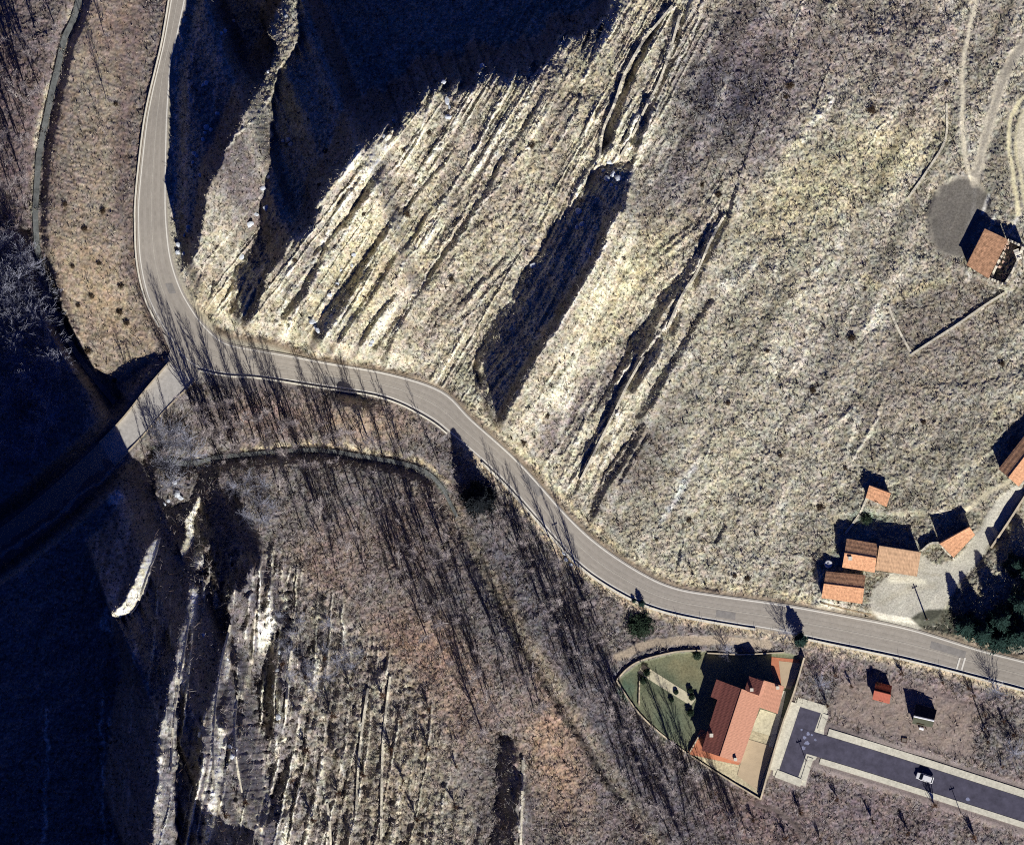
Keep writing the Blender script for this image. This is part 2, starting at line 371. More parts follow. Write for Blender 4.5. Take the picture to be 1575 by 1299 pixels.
u_al = (GX * math.cos(ang) - GY * math.sin(ang)); v_ac = (GX * math.sin(ang) + GY * math.cos(ang))
bend = vnoise(GX / 160, GY / 160, 21) * 26
stri = vnoise(u_al / 90, (v_ac + bend) / 7.0, 22) * .6 + vnoise(u_al / 60, (v_ac + bend) / 3.6, 23) * .4
terr = boxblur(poly_mask([(280,420),(460,250),(640,150),(900,-60),(1130,-60),(1075,90),(1010,240),(960,400),(1100,240),(1140,250),(1090,420),(950,700),(900,800),(800,690),(740,620),(560,560),(380,520)], 1).astype(np.float32), 22)
terr2 = boxblur(poly_mask([(245,900),(300,850),(430,850),(600,1000),(680,1100),(730,1299),(730,1430),(240,1430)], 1).astype(np.float32), 12)
stri2 = vnoise((GX + GY * .12) / 9.0, GY / 80, 31) * .6 + vnoise((GX + GY * .12) / 5.0, GY / 45, 32) * .4
n1 = vnoise(GX / 7.0, GY / 7.0, 11); n2 = vnoise(GX / 3.4, GY / 3.4, 12); n3 = vnoise(GX / 1.7 + 5, GY / 1.7, 13)
n4 = vnoise(GX / 20.0, GY / 20.0, 14)
amp = (1 - meadow * .45 - valley * .15) * quiet
H += amp * (n1 * 0.13 + n2 * 0.165 + n3 * 0.13 + n4 * .3)
H += quiet * terr * (stri * 0.42) + quiet * terr2 * (stri2 * 0.55 + n1 * .2)
# sharp ledges of tilted strata: thin ridges fanning up the slope
def fan(x, y):
    t = (550 - y) / 400; x0 = x - 230 * t
    for _ in range(4): x0 = x - np.interp(x0, [340, 500, 590, 720, 832, 1000], [315, 240, 240, 230, 200, 190]) * t
    return x0.astype(np.float32)
F0 = fan(GX, GY)
def ridged(n, w): return np.clip(1 - np.abs(n) / w, 0, 1)
rag = vnoise(GX / 6, GY / 6, 81) * 1.2 + vnoise(GX / 25, GY / 25, 82) * 2.0
lg1 = ridged(vnoise((F0 + rag) / 14, GY / 420, 83), .20) * np.clip(.8 + vnoise(GX / 50, GY / 70, 84) * .9, 0, 1)
lg2 = ridged(vnoise((F0 + rag * .6) / 7.0, GY / 300, 85), .22) * np.clip(.35 + vnoise(GX / 40, GY / 60, 86) * 1.2, 0, 1)
lwt = terr * np.interp(F0, [300, 380, 760, 840, 1020, 1060], [1, 1, .85, .55, .5, .15]).astype(np.float32) * quiet * (1 - boxblur(M.astype(np.float32), 2) * .9)
H += lwt * (lg1 * .95 + lg2 * .55)
slopew = boxblur(((SIDE < 0) & (GX > 900)).astype(np.float32), 8) * (1 - terr) * quiet
lg3 = ridged(vnoise((F0 + rag * 2) / 30, GY / 120, 87), .16) * np.clip(vnoise(GX / 70, GY / 70, 88) * 1.6 + .1, 0, 1)
H += slopew * lg3 * .45
F2 = GX + .14 * (GY - 1100) - 12 * np.sin((GY - 930) / 130) + rag * .9
lk1 = ridged(vnoise(F2 / 19, GY / 420, 91), .17) * np.clip(.75 + vnoise(GX / 40, GY / 60, 92) * .9, 0, 1)
lk2 = ridged(vnoise(F2 / 9, GY / 200, 93), .17) * np.clip(.4 + vnoise(GX / 22, GY / 22, 94) * 1.3, 0, 1)
kw = terr2 * quiet * np.interp(GX, [240, 300, 420, 480, 620, 740], [1, 1, .95, .45, .38, .15]).astype(np.float32)
pit = np.clip(vnoise(GX / 5.5, GY / 7, 101) - .30, 0, 1) * np.clip(.6 + vnoise(GX / 40, GY / 40, 102), 0, 1)
H += kw * (lk1 * 2.3 + lk2 * .8 - pit * 3.0)
rip = vnoise(GX / 26 + GY / 26, (GY * .94 - GX * .35) / 3.2, 41)
H += quiet * meadow * rip * 0.08

# --- low stone crests that stand proud of the slope (pale outcrops of the strata)
CREST = [
 ([(1036,8,4),(1010,36,5),(985,66,5),(960,116,5),(945,160,5),(928,200,6),(921,240,6)], .9),
 ([(1045,20,5),(1030,75,7),(1010,130,9),(990,165,8),(972,200,9),(958,235,8)], .8),
 ([(1080,5),(1062,60),(1035,110),(1010,165),(985,225),(972,262),(950,330),(920,400),(870,485),(800,590),(782,640)], .6),
 ([(921,252),(895,280),(875,315)], .8),
 ([(1115,330,5),(1090,370,6),(1070,415,7),(1050,450,8),(1025,500,7),(990,545,7),(965,590,6),(942,640,6),(915,690,5),(893,735,4)], .8),
 ([(975,545,5),(950,590,4)], .6), ([(980,660,4),(950,705,5),(925,745,4)], .6),
 ([(1275,150,16),(1235,215,14)], .2),

 ([(510,340,7),(495,380,8),(470,420,8),(445,455,9),(425,500,8)], .7), ([(570,255,9),(545,290,9),(520,325,8)], .9),
 ([(668,140,5),(655,180,5),(625,235,5),(580,290,5),(540,345,6),(515,385,5),(470,455,5),(440,515,5)], .7),
 ([(735,130,5),(700,190,5),(660,250,5),(630,300,5),(585,375,5),(540,460,4),(510,510,4)], .6),
 ([(780,125,3),(740,215,4),(690,300,4),(640,380,4),(600,440,4)], .5), ([(850,80,4),(800,170,5),(755,250,4),(715,330,4),(660,415,4),(600,520,4)], .5),
 ([(820,220,3),(760,290,3),(700,380,3)], .4), ([(800,395,3),(740,460,3),(700,520,3)], .35), ([(905,110,4),(890,160,3),(850,240,3)], .4),
 ([(1108,300,3),(1095,330,3)], .4), ([(415,150,4),(395,180,5),(365,210,4),(345,235,3)], .6),
 ([(292,950,3),(285,1000,4),(277,1050,5),(272,1100,5),(270,1180,6)], .8), ([(354,965,5),(340,1020,5),(333,1080,5),(331,1140,6),(333,1200,7)], .8),
 ([(366,1065,5),(362,1110,5),(365,1160,5),(372,1210,5)], .6), ([(447,995,5),(442,1050,6),(440,1100,5)], .6), ([(566,1060,5),(556,1120,5),(551,1180,5),(548,1240,5)], .6),
 ([(600,1040,4),(593,1100,4),(588,1160,4),(586,1290,4)], .5), ([(490,985,3),(486,1030,4)], .5), ([(530,1130,4),(525,1210,4)], .5), ([(805,1165,5),(803,1230,5),(800,1310,5)], .6),
 ([(497,1150,4),(498,1200,4),(505,1260,4)], .5), ([(680,1230,4),(683,1299,4)], .4), ([(655,1240,3),(652,1310,4)], .4), ([(395,870,4),(380,930,5),(375,980,4)], .6), ([(425,870,4),(412,920,6)], .6),
 ([(405,1155,5),(412,1240,5)], .4)]
crest = np.zeros((NY, NX), np.float32)
for pts, hgt in CREST:
    f = stroke_mask(catmull([(p[0], p[1], p[2] if len(p) > 2 else 5.0) for p in pts], 4), 5, .8)
    g = np.clip(1.25 - f, 0, 1)
    crest = np.maximum(crest, g)
    H += g * hgt * (0.8 + .4 * n2) * quiet

# --- colours of the ground, with some light and shade painted in
CR = np.zeros((NY, NX, 3), np.float32); CR[:] = lin((160, 153, 134))
def paint(m, c, r=4, a=1.0):
    m = boxblur(m.astype(np.float32), r) if r else m.astype(np.float32)
    m = np.clip(m, 0, 1)[..., None] * a
    CR[:] = CR * (1 - m) + np.array(lin(c), np.float32) * m
def blob(cx, cy, rx, ry, c, a=1.0, rot=0, r=6):
    t = math.radians(rot); X = GX + WXn * 2.2 - cx; Y = GY + WYn * 2.2 - cy
    e = np.hypot((X * math.cos(t) - Y * math.sin(t)) / rx, (X * math.sin(t) + Y * math.cos(t)) / ry)
    m = np.clip(1.35 - e, 0, 1)[..., None] * a
    CR[:] = CR * (1 - m) + np.array(lin(c), np.float32) * m
paint(valley > .5, (116, 109, 103), 4)
paint(terr > .5, (172, 164, 140), 20)
blob(1125, 130, 115, 120, (88, 84, 92), .95, 0); blob(1180, 60, 90, 70, (118, 108, 106), .7); blob(1040, 270, 70, 60, (110, 103, 104), .75, 40)
blob(1040, 340, 70, 40, (128, 119, 108), .6); blob(920, 600, 90, 30, (112, 104, 102), .8, 50); blob(860, 660, 60, 25, (110, 100, 100), .8, 40)
blob(990, 700, 30, 110, (118, 110, 105), .7, -32); blob(1300, 60, 160, 90, (134, 122, 114), .7); blob(1200, 190, 40, 140, (122, 112, 108), .6, -35)
blob(1250, 300, 140, 60, (182, 172, 132), .7, 40); blob(1380, 230, 90, 50, (186, 176, 138), .7, 45); blob(1180, 450, 60, 260, (176, 169, 144), .6, -35)
blob(1130, 720, 50, 160, (184, 177, 150), .6, -30); blob(1260, 560, 60, 180, (152, 145, 130), .6, -35); blob(1050, 830, 120, 40, (172, 165, 142), .6, -25)
blob(1440, 520, 120, 70, (134, 124, 112), .7, 30); blob(1400, 620, 140, 70, (142, 132, 116), .5, 30); blob(1480, 700, 60, 40, (110, 106, 102), .7, 20)
blob(1400, 160, 60, 60, (140, 128, 118), .6); blob(1470, 30, 100, 60, (138, 128, 116), .6)
blob(960, 440, 40, 120, (190, 180, 140), .7, -38); blob(560, 420, 60, 160, (190, 178, 138), .5, -38); blob(700, 420, 40, 150, (166, 154, 128), .5, -38)
blob(880, 160, 60, 160, (160, 150, 124), .6, -32); blob(368, 270, 45, 165, (102, 94, 92), .95, 20); blob(325, 465, 40, 45, (190, 178, 146), .8, -20)
paint(meadow > .5, (148, 135, 117), 6)
blob(150, 450, 45, 130, (164, 145, 118), .7, 25); blob(170, 40, 60, 60, (128, 108, 96), .6)
paint(stroke_mask([(215,0,30),(200,100,34),(188,220,28),(190,330,24),(205,420,22)], 26) < 1, (112, 98, 92), 6, .7)
blob(20, 180, 80, 260, (112, 96, 92), .8, 0)
blob(640, 1000, 90, 60, (150, 126, 108), .85, -30); blob(690, 1080, 90, 90, (144, 124, 108), .7); blob(500, 880, 60, 90, (134, 116, 104), .8, -30)
blob(850, 1150, 50, 130, (158, 134, 112), .9, 15); blob(560, 650, 90, 36, (154, 134, 112), .7); blob(410, 640, 90, 40, (142, 118, 104), .6)
blob(640, 820, 70, 90, (126, 108, 98), .6, -30); blob(470, 1010, 70, 80, (96, 92, 96), .6); blob(420, 1180, 40, 90, (98, 94, 96), .6)
blob(960, 1180, 60, 120, (112, 100, 100), .6, 20); blob(1120, 1260, 160, 60, (118, 100, 96), .8); blob(1380, 1250, 200, 60, (116, 102, 100), .8)
paint(terr2 > .5, (158, 148, 126), 14, .6)
blob(600, 1220, 80, 120, (160, 148, 122), .7); blob(370, 1250, 50, 40, (190, 178, 146), .8)
paint(stroke_mask([(700,785,16),(735,850,22),(775,915,24),(815,985,22),(858,1055,20),(905,1125,20),(950,1195,22),(985,1250,20),(1025,1320,22)], 20, 1) < 1, (146, 134, 114), 4, .9)
paint(stroke_mask([(690,770,8),(760,905,10),(800,990,10),(850,1075,12),(900,1150,10),(950,1230,8)], 8, 1) < 1, (74, 70, 60), 2, .65)
paint(stroke_mask([(300,705,6),(400,690,9),(470,684,9),(510,686,9),(560,692,8),(620,703,8),(660,716,7),(690,742,6)], 8, 1) < 1, (176, 162, 132), 2, .9)
paint(stroke_mask([(108,20,6),(84,101,6),(72,142,8),(60,195,7),(53,250,7),(50,320,6)], 6, 1) < 1, (186, 176, 150), 2, .9)
paint(stroke_mask([(720,800,20),(780,870,50),(850,960,70),(915,1060,80),(960,1150,80),(1040,1260,90),(1090,1320,90)], 60, 2) < 1, (92, 89, 92), 12, .75)
paint(stroke_mask([(640,790,20),(700,900,50),(760,1000,60),(820,1090,40)], 50, 2) < 1, (100, 95, 94), 12, .6)
# verge between road and valley, and the retaining shoulder
rd = dd_road / S
paint((dd_road > -2) & (dd_road < 14) & (GX > 700) & (SIDE > 0), (186, 170, 142), 3, .9)
paint((dd_road > -2) & (dd_road < 9) & (SIDE < 0) & (GX > 330), (132, 116, 96), 2, .8)
paint((dd_road > 9) & (dd_road < 18) & (SIDE < 0) & (GX > 720) & (GX < 1250), (196, 184, 148), 3, .7)
paint((dd_road > -2) & (dd_road < 10) & (SIDE > 0) & (GX < 300), (120, 104, 90), 3, .8)
# village, lots and garden
VILL = [(1270,800),(1330,700),(1400,690),(1530,640),(1640,600),(1640,1000),(1400,965),(1250,925)]
paint(poly_mask(VILL), (146, 140, 120), 12, .8)
paint(stroke_mask([(1275,915,20),(1300,830,16),(1320,790,26),(1360,800,20)], 20) < 1, (118, 126, 110), 6, .8)
paint(poly_mask(PLAZA, .8), (182, 177, 158), 2)
paint(stroke_mask([(1355,925,8),(1400,905,9),(1440,900,6)], 8) < 1, (168, 160, 136), 3, .6)
paint(stroke_mask([(1420,880,3),(1450,885,3)], 3) < 1, (150, 142, 120), 1, .6)
paint(stroke_mask([(1370,890,10),(1420,895,10)], 8) < 1, (222, 216, 188), 2, .7)
paint(poly_mask([(1400,950),(1414,941),(1435,936),(1462,936),(1484,955),(1488,978),(1450,974),(1415,964)], .3), (78, 78, 66), 1)
paint(poly_mask([(1425,330),(1440,290),(1470,272),(1500,275),(1518,300),(1520,330),(1480,400),(1445,390),(1428,365)], 2.2), (110, 105, 95), 3)
paint(stroke_mask([(1500,285,3),(1495,320,4),(1484,365,3)], 4, 1) < 1, (138, 134, 124), 2, .7)
paint(stroke_mask([(1450,300,3),(1436,340,5),(1455,385,3)], 4, 1) < 1, (104, 100, 90), 2, .6)
paint(poly_mask([(1365,480),(1400,450),(1450,430),(1490,415),(1540,440),(1500,480),(1405,545),(1380,520)], 1), (134, 126, 112), 4, .8)
paint(stroke_mask([(1375,460,10),(1420,440,14),(1460,430,10)], 10) < 1, (176, 166, 132), 3, .8)
paint(stroke_mask([(1332,430),(1346,440)], 16) < 1, (196, 186, 150), 3, .8)
paint(stroke_mask([(1400,545,5),(1450,510,4),(1545,450,5)], 5, .4) < 1, (200, 190, 152), 1, .9)
paint(poly_mask(LOT, 1), (138, 124, 112), 6)
paint(stroke_mask([(1240,1020),(1330,1035),(1450,1060),(1540,1090)], 26) < 1, (122, 108, 104), 8, .7)
paint(poly_mask([(1195,1070),(1250,1075),(1290,1100),(1640,1210),(1640,1320),(1250,1190),(1240,1215),(1175,1200)], .6), (128, 116, 108), 3, .6)
paint(stroke_mask(catmull([(1150,1235),(1190,1246),(1225,1268),(1250,1299),(1262,1330)], 4), 5, 1) < 1, (84, 76, 70), 2, .7)
paint(poly_mask(COMPOUND, 0), (108, 110, 86), 1)
blob(1010, 1050, 40, 20, (92, 98, 76), .8); blob(1030, 1110, 30, 30, (88, 98, 80), .7); blob(965, 1055, 16, 18, (82, 98, 80), .9); blob(1060, 1030, 30, 22, (124, 118, 88), .8)
paint(poly_mask([(1060,1157),(1078,1135),(1215,1100),(1200,1150),(1168,1228)], 0), (176, 164, 132), 1)
# tracks worn to bare earth
for pts, w, c, a in TRACKS:
    paint(stroke_mask(catmull(pts, 5), w, .4) < 1, c, 1, a)
paint(poly_mask(SANDPIT, .5), (206, 196, 166), 2)
paint(stroke_mask([(1078,705,6),(1058,735,9),(1040,765,9),(1018,800,6)], 8) < 1, (206, 204, 192), 2, .7)
paint(stroke_mask([(1275,150,10),(1255,180,16),(1232,215,12),(1205,245,8)], 10) < 1, (206, 198, 160), 3, .7)
paint(stroke_mask([(1455,165,4),(1452,215,5),(1425,265,5),(1395,305,4)], 5) < 1, (206, 198, 160), 1, .6)
for L_ in LIT[:2] + LIT[3:4]: paint(poly_mask(L_, 1), (236, 226, 196), 1)  # sunlit crests painted paler, sunlight put into the colour
paint(stroke_mask([(300,905,14),(290,960,14),(280,1020,12),(270,1090,14),(264,1150,20),(260,1220,28),(258,1320,34)], 12, 1) < 1, (246, 238, 214), 1, .95)  # bright spine: near-white paint stands in for full sun
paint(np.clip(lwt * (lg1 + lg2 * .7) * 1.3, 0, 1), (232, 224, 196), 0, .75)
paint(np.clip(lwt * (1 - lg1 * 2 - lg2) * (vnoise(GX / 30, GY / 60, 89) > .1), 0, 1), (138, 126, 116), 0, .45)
paint(np.clip(slopew * lg3 * 1.3, 0, 1), (206, 200, 176), 1, .6)
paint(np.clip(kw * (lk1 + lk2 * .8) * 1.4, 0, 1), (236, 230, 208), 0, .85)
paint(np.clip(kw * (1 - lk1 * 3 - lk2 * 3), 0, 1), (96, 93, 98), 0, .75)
for pts, w in (([(150,820),(152,860),(140,905)], 4), ([(172,800),(165,850),(158,890)], 4), ([(75,1090),(78,1180),(74,1299)], 4), ([(160,1060),(162,1150),(163,1299)], 3), ([(215,990),(207,1060),(204,1140),(203,1299)], 4), ([(172,1100),(176,1200),(180,1299)], 3),
               ([(195,1080),(193,1180),(196,1299)], 3), ([(290,-20),(272,90),(268,200),(266,330)], 5), ([(312,0),(296,90),(288,200),(280,300)], 3), ([(0,855),(60,815),(130,758),(190,705)], 4), ([(180,765),(195,800),(178,900),(170,960)], 22), ([(350,-20),(335,120),(320,200)], 3), ([(520,150),(500,250),(470,330)], 3), ([(545,170),(530,240)], 3)):
    paint(stroke_mask(catmull(pts, 5), w, 1) < 1, (200, 190, 176), 1, .75)
for pts in ([(1190,690),(1240,640),(1300,610),(1370,560)], [(1040,860),(1100,800),(1130,740),(1180,690)], [(1290,700),(1265,740),(1220,800),(1190,860)], [(1150,560),(1200,480),(1290,380),(1340,300)], [(1330,100),(1250,150),(1180,230)]):
    paint(stroke_mask(catmull(pts, 5), 3, 2) < 1, (196, 188, 168), 1, .5)
paint(crest > .45, (212, 206, 186), 1, .6)
paint((dd_stream < 1) & (GY < 760), (96, 98, 90), 1, .8)
near_s = np.clip(1 - dd_stream / 14, 0, 1) * (GY < 760)
# steep scarps inside the shade outlines painted darker, adding to their shade
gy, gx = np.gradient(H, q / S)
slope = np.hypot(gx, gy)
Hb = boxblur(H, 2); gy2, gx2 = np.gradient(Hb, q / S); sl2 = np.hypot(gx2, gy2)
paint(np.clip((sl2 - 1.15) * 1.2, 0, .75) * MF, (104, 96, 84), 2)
# dry straw / dead weed speckle
sp = vnoise(GX / 2.0 + 31, GY / 2.0, 51) * .5 + vnoise(GX / 4.6, GY / 4.6, 52) * .35 + rng.uniform(-1, 1, (NY, NX)).astype(np.float32) * .45
spa = np.clip(quiet, .12, 1)
CR *= (1 + (.50 - .13 * slopew) * spa * sp + .13 * n4 * spa)[..., None]
CR *= (1 + .28 * spa * terr * stri + .26 * spa * terr2 * stri2)[..., None]
dots = (vnoise(GX / 4.2 + 9, GY / 4.2, 61) > .66) & (quiet > .5)
paint(dots & (vnoise(GX / 60, GY / 60, 62) > -.35), (66, 56, 44), 0, .55)
hue = vnoise(GX / 9, GY / 9, 71) * .06 + vnoise(GX / 3, GY / 3, 72) * .07
CR *= (1 + spa[..., None] * np.stack([hue * .7, -hue * .3 + 0 * hue, -vnoise(GX / 5, GY / 5, 73) * .12 - hue * .5], -1))
CR *= (1 + (1 - quiet) * (.10 * vnoise(GX / 18, GY / 18, 103) + .07 * vnoise(GX / 6, GY / 6, 104)))[..., None]
CR *= (1 + slopew * (.30 * vnoise(F0 / 34, GY / 260, 97) + .20 * vnoise(F0 / 12, GY / 110, 98) + .10 * vnoise(GX / 45, GY / 45, 99)))[..., None]
CR = np.clip(CR * np.array([.985, 1.005, 1.055], np.float32), .004, .95)
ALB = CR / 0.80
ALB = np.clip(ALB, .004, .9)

# ---------------------------------------------------------------- ground mesh
def axis(a):
    st0 = (a[0] - np.cumsum(8 * 1.35 ** np.arange(22)))[::-1]; st1 = a[-1] + np.cumsum(8 * 1.35 ** np.arange(22))
    return st0, a, st1
def zat(px, py): return float(sample(H, px, py))
def build_ground():
    xa = XS[(XS >= -30) & (XS <= 1606)]; ya = YS[(YS >= -30) & (YS <= 1330)]
    i0 = int(np.searchsorted(XS, xa[0])); j0 = int(np.searchsorted(YS, ya[0]))
    l, c, r = axis(xa); t, cy, b = axis(ya)
    AX = np.concatenate([l, c, r]).astype(float); AY = np.concatenate([t, cy, b]).astype(float)
    PX, PY = np.meshgrid(AX, AY)
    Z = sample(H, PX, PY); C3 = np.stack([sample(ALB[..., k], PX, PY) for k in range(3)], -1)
    out = np.maximum(np.maximum(-130 - PX, PX - 1705), np.maximum(-130 - PY, PY - 1430))
    f = np.clip(1 - out / 9000, 0, 1); Z = Z * f
    f2 = np.clip((out + 60) / 60, 0, 1)[..., None]; C3 = C3 * (1 - f2) + np.array(lin((130, 120, 104))) * f2
    ny, nx = PX.shape
    co = np.stack([wx(PX), wy(PY), Z], -1).reshape(-1, 3).astype(np.float32)
    idx = np.arange(ny * nx, dtype=np.int32).reshape(ny, nx)
    f = np.stack([idx[1:, :-1], idx[1:, 1:], idx[:-1, 1:], idx[:-1, :-1]], -1).reshape(-1)
    me = bpy.data.meshes.new('ground')
    nf = len(f) // 4
    me.vertices.add(len(co)); me.vertices.foreach_set('co', co.ravel())
    me.loops.add(len(f)); me.loops.foreach_set('vertex_index', f)
    me.polygons.add(nf); me.polygons.foreach_set('loop_start', np.arange(nf, dtype=np.int32) * 4)
    me.update(calc_edges=True)
    at = me.color_attributes.new('Col', 'FLOAT_COLOR', 'POINT')
    at.data.foreach_set('color', np.concatenate([C3.reshape(-1, 3), np.ones((len(co), 1))], 1).astype(np.float32).ravel())
    me.materials.append(mat_ground())
    o = bpy.data.objects.new('ground', me); COL.objects.link(o); o['kind'] = 'structure'
    return o

# ---------------------------------------------------------------- materials
MATS = {}
def mat(name, rgb, rough=.85, var=.18, scale=3.0, spec=.2, metal=0, bump=0.0, stretch=None, col2=None):
    """procedural: base colour broken up by two octaves of noise"""
    if name in MATS: return MATS[name]
    m = bpy.data.materials.new(name); m.use_nodes = True
    n = m.node_tree; bs = n.nodes['Principled BSDF']
    bs.inputs['Roughness'].default_value = rough
    bs.inputs['Specular IOR Level'].default_value = spec
    bs.inputs['Metallic'].default_value = metal
    tc = n.nodes.new('ShaderNodeTexCoord'); mp = n.nodes.new('ShaderNodeMapping')
    n.links.new(tc.outputs['Object'], mp.inputs[0])
    if stretch: mp.inputs['Scale'].default_value = stretch
    no = n.nodes.new('ShaderNodeTexNoise'); no.inputs['Scale'].default_value = scale; no.inputs['Detail'].default_value = 5
    no.inputs['Roughness'].default_value = .7
    n.links.new(mp.outputs[0], no.inputs['Vector'])
    cr = n.nodes.new('ShaderNodeValToRGB')
    a = tuple(max(0, v * (1 - var * 1.6)) for v in rgb); b = tuple(min(1, v * (1 + var * 1.6)) for v in rgb)
    if col2: b = col2
    cr.color_ramp.elements[0].position = .3; cr.color_ramp.elements[0].color = (*a, 1)
    cr.color_ramp.elements[1].position = .7; cr.color_ramp.elements[1].color = (*b, 1)
    n.links.new(no.outputs['Fac'], cr.inputs[0]); n.links.new(cr.outputs[0], bs.inputs['Base Color'])
    if bump:
        bp = n.nodes.new('ShaderNodeBump'); bp.inputs['Strength'].default_value = bump; bp.inputs['Distance'].default_value = .1
        n.links.new(no.outputs['Fac'], bp.inputs['Height']); n.links.new(bp.outputs[0], bs.inputs['Normal'])
    MATS[name] = m
    return m

def mat_ground():
    m = bpy.data.materials.new('dry_ground'); m.use_nodes = True
    n = m.node_tree; bs = n.nodes['Principled BSDF']
    bs.inputs['Roughness'].default_value = 1.0; bs.inputs['Specular IOR Level'].default_value = .05
    at = n.nodes.new('ShaderNodeAttribute'); at.attribute_name = 'Col'
    tc = n.nodes.new('ShaderNodeTexCoord')
    no = n.nodes.new('ShaderNodeTexNoise'); no.inputs['Scale'].default_value = 2.6; no.inputs['Detail'].default_value = 4; no.inputs['Roughness'].default_value = .75
    n.links.new(tc.outputs['Object'], no.inputs['Vector'])
    mr = n.nodes.new('ShaderNodeMapRange'); mr.inputs[1].default_value = .3; mr.inputs[2].default_value = .7
    mr.inputs[3].default_value = .6; mr.inputs[4].default_value = 1.4
    n.links.new(no.outputs['Fac'], mr.inputs[0])
    mx = n.nodes.new('ShaderNodeVectorMath'); mx.operation = 'SCALE'
    n.links.new(at.outputs['Color'], mx.inputs[0]); n.links.new(mr.outputs[0], mx.inputs['Scale'])
    n.links.new(mx.outputs[0], bs.inputs['Base Color'])
    return m

# ---------------------------------------------------------------- mesh builders
class MB:
    def __init__(s): s.v = []; s.f = []
    def add(s, v, f):
        b = len(s.v); s.v += [tuple(p) for p in v]; s.f += [tuple(b + i for i in t) for t in f]; return s
    def box(s, c, d, rot=0.0, taper=1.0):
        x, y, z = c; a, b, h = d[0] / 2, d[1] / 2, d[2] / 2; cs, sn = math.cos(rot), math.sin(rot)
        v = []
        for k, t in ((-1, 1), (1, taper)):
            for i, j in ((-1, -1), (1, -1), (1, 1), (-1, 1)):
                X, Y = i * a * t, j * b * t; v.append((x + X * cs - Y * sn, y + X * sn + Y * cs, z + k * h))
        return s.add(v, [(3, 2, 1, 0), (4, 5, 6, 7), (0, 1, 5, 4), (1, 2, 6, 5), (2, 3, 7, 6), (3, 0, 4, 7)])
    def tube(s, pts, rad, n=6, cap=True):
        pts = [Vector(p) for p in pts]; rings = []
        for i, p in enumerate(pts):
            d = (pts[min(i + 1, len(pts) - 1)] - pts[max(i - 1, 0)]).normalized()
            a = d.orthogonal().normalized() if not i else (a - d * a.dot(d)).normalized()
            b = d.cross(a); r = rad[i] if hasattr(rad, '__len__') else rad
            rings.append([p + (a * math.cos(t * 2 * math.pi / n) + b * math.sin(t * 2 * math.pi / n)) * r for t in range(n)])
        v = [p for r in rings for p in r]; f = []
        for i in range(len(pts) - 1):
            for k in range(n):
                f.append((i * n + k, i * n + (k + 1) % n, (i + 1) * n + (k + 1) % n, (i + 1) * n + k))
        if cap: f += [tuple(range(n - 1, -1, -1)), tuple((len(pts) - 1) * n + k for k in range(n))]
        return s.add(v, f)
    def lathe(s, c, prof, n=16):
        v = []; f = []
        for r, z in prof:
            for k in range(n):
                t = 2 * math.pi * k / n; v.append((c[0] + r * math.cos(t), c[1] + r * math.sin(t), c[2] + z))
        for i in range(len(prof) - 1):
            for k in range(n): f.append((i * n + k, i * n + (k + 1) % n, (i + 1) * n + (k + 1) % n, (i + 1) * n + k))
        f += [tuple(range(n - 1, -1, -1)), tuple((len(prof) - 1) * n + k for k in range(n))]
        return s.add(v, f)
    def mesh(s, name, m, smooth=False):
        me = bpy.data.meshes.new(name); me.from_pydata(s.v, [], s.f); me.materials.append(m)
        if smooth: me.polygons.foreach_set('use_smooth', [True] * len(me.polygons))
        me.update(); return me
    def build(s, name, m, parent=None, smooth=False):
        o = bpy.data.objects.new(name, s.mesh(name, m, smooth)); COL.objects.link(o)
        if parent is not None: o.parent = parent
        return o
def big_mesh(name, co, faces, n, m, cols=None):
    """numpy mesh: co (N,3), faces (F,n)"""
    me = bpy.data.meshes.new(name); me.vertices.add(len(co)); me.vertices.foreach_set('co', np.asarray(co, np.float32).ravel())
    me.loops.add(faces.size); me.loops.foreach_set('vertex_index', faces.astype(np.int32).ravel())
    me.polygons.add(len(faces)); me.polygons.foreach_set('loop_start', np.arange(len(faces), dtype=np.int32) * n)
    me.update(calc_edges=True)
    if cols is not None:
        at = me.color_attributes.new('Col', 'FLOAT_COLOR', 'POINT')
        at.data.foreach_set('color', np.concatenate([cols, np.ones((len(co), 1))], 1).astype(np.float32).ravel())
    me.materials.append(m)
    o = bpy.data.objects.new(name, me); COL.objects.link(o)
    return o
def empty(name, loc, label, cat, group=None, rz=0):
    o = bpy.data.objects.new(name, None); COL.objects.link(o); o.location = loc; o.rotation_euler.z = rz
    o.empty_display_size = .5
    tag(o, label, cat, group); return o
def tag(o, label=None, cat=None, group=None, kind=None):
    if label: o['label'] = label
    if cat: o['category'] = cat
    if group: o['group'] = group
    if kind: o['kind'] = kind
    return o

ground = build_ground()

# ---------------------------------------------------------------- roads, street, water
RZ = 0.09
M_ASPH = mat('pale_asphalt', lin((172, 165, 153)), .95, .07, .8, .1, stretch=(1, .5, 1))
M_ASPH2 = mat('dark_asphalt', lin((82, 80, 94)), .9, .2, .5, .2)
M_CONC = mat('concrete', lin((214, 210, 190)), .95, .16, 1.6, .1)
M_DECK = mat('pale_deck', lin((188, 184, 176)), .95, .12, 1.0, .1)
M_PAINT = mat('road_paint', lin((232, 228, 215)), .8, .08, 2, .2)
M_WORN = mat('worn_paint', lin((190, 184, 170)), .9, .12, 2, .1)
M_STONE = mat('dry_stone', lin((205, 198, 178)), 1, .25, 2.2, .05, bump=.5)
M_STONE2 = mat('brown_stone', lin((168, 150, 122)), 1, .25, 2.2, .05, bump=.5)
M_ROCK = mat('pale_rock', (.62, .66, .70), 1, .2, 1.5, .05, bump=.5)
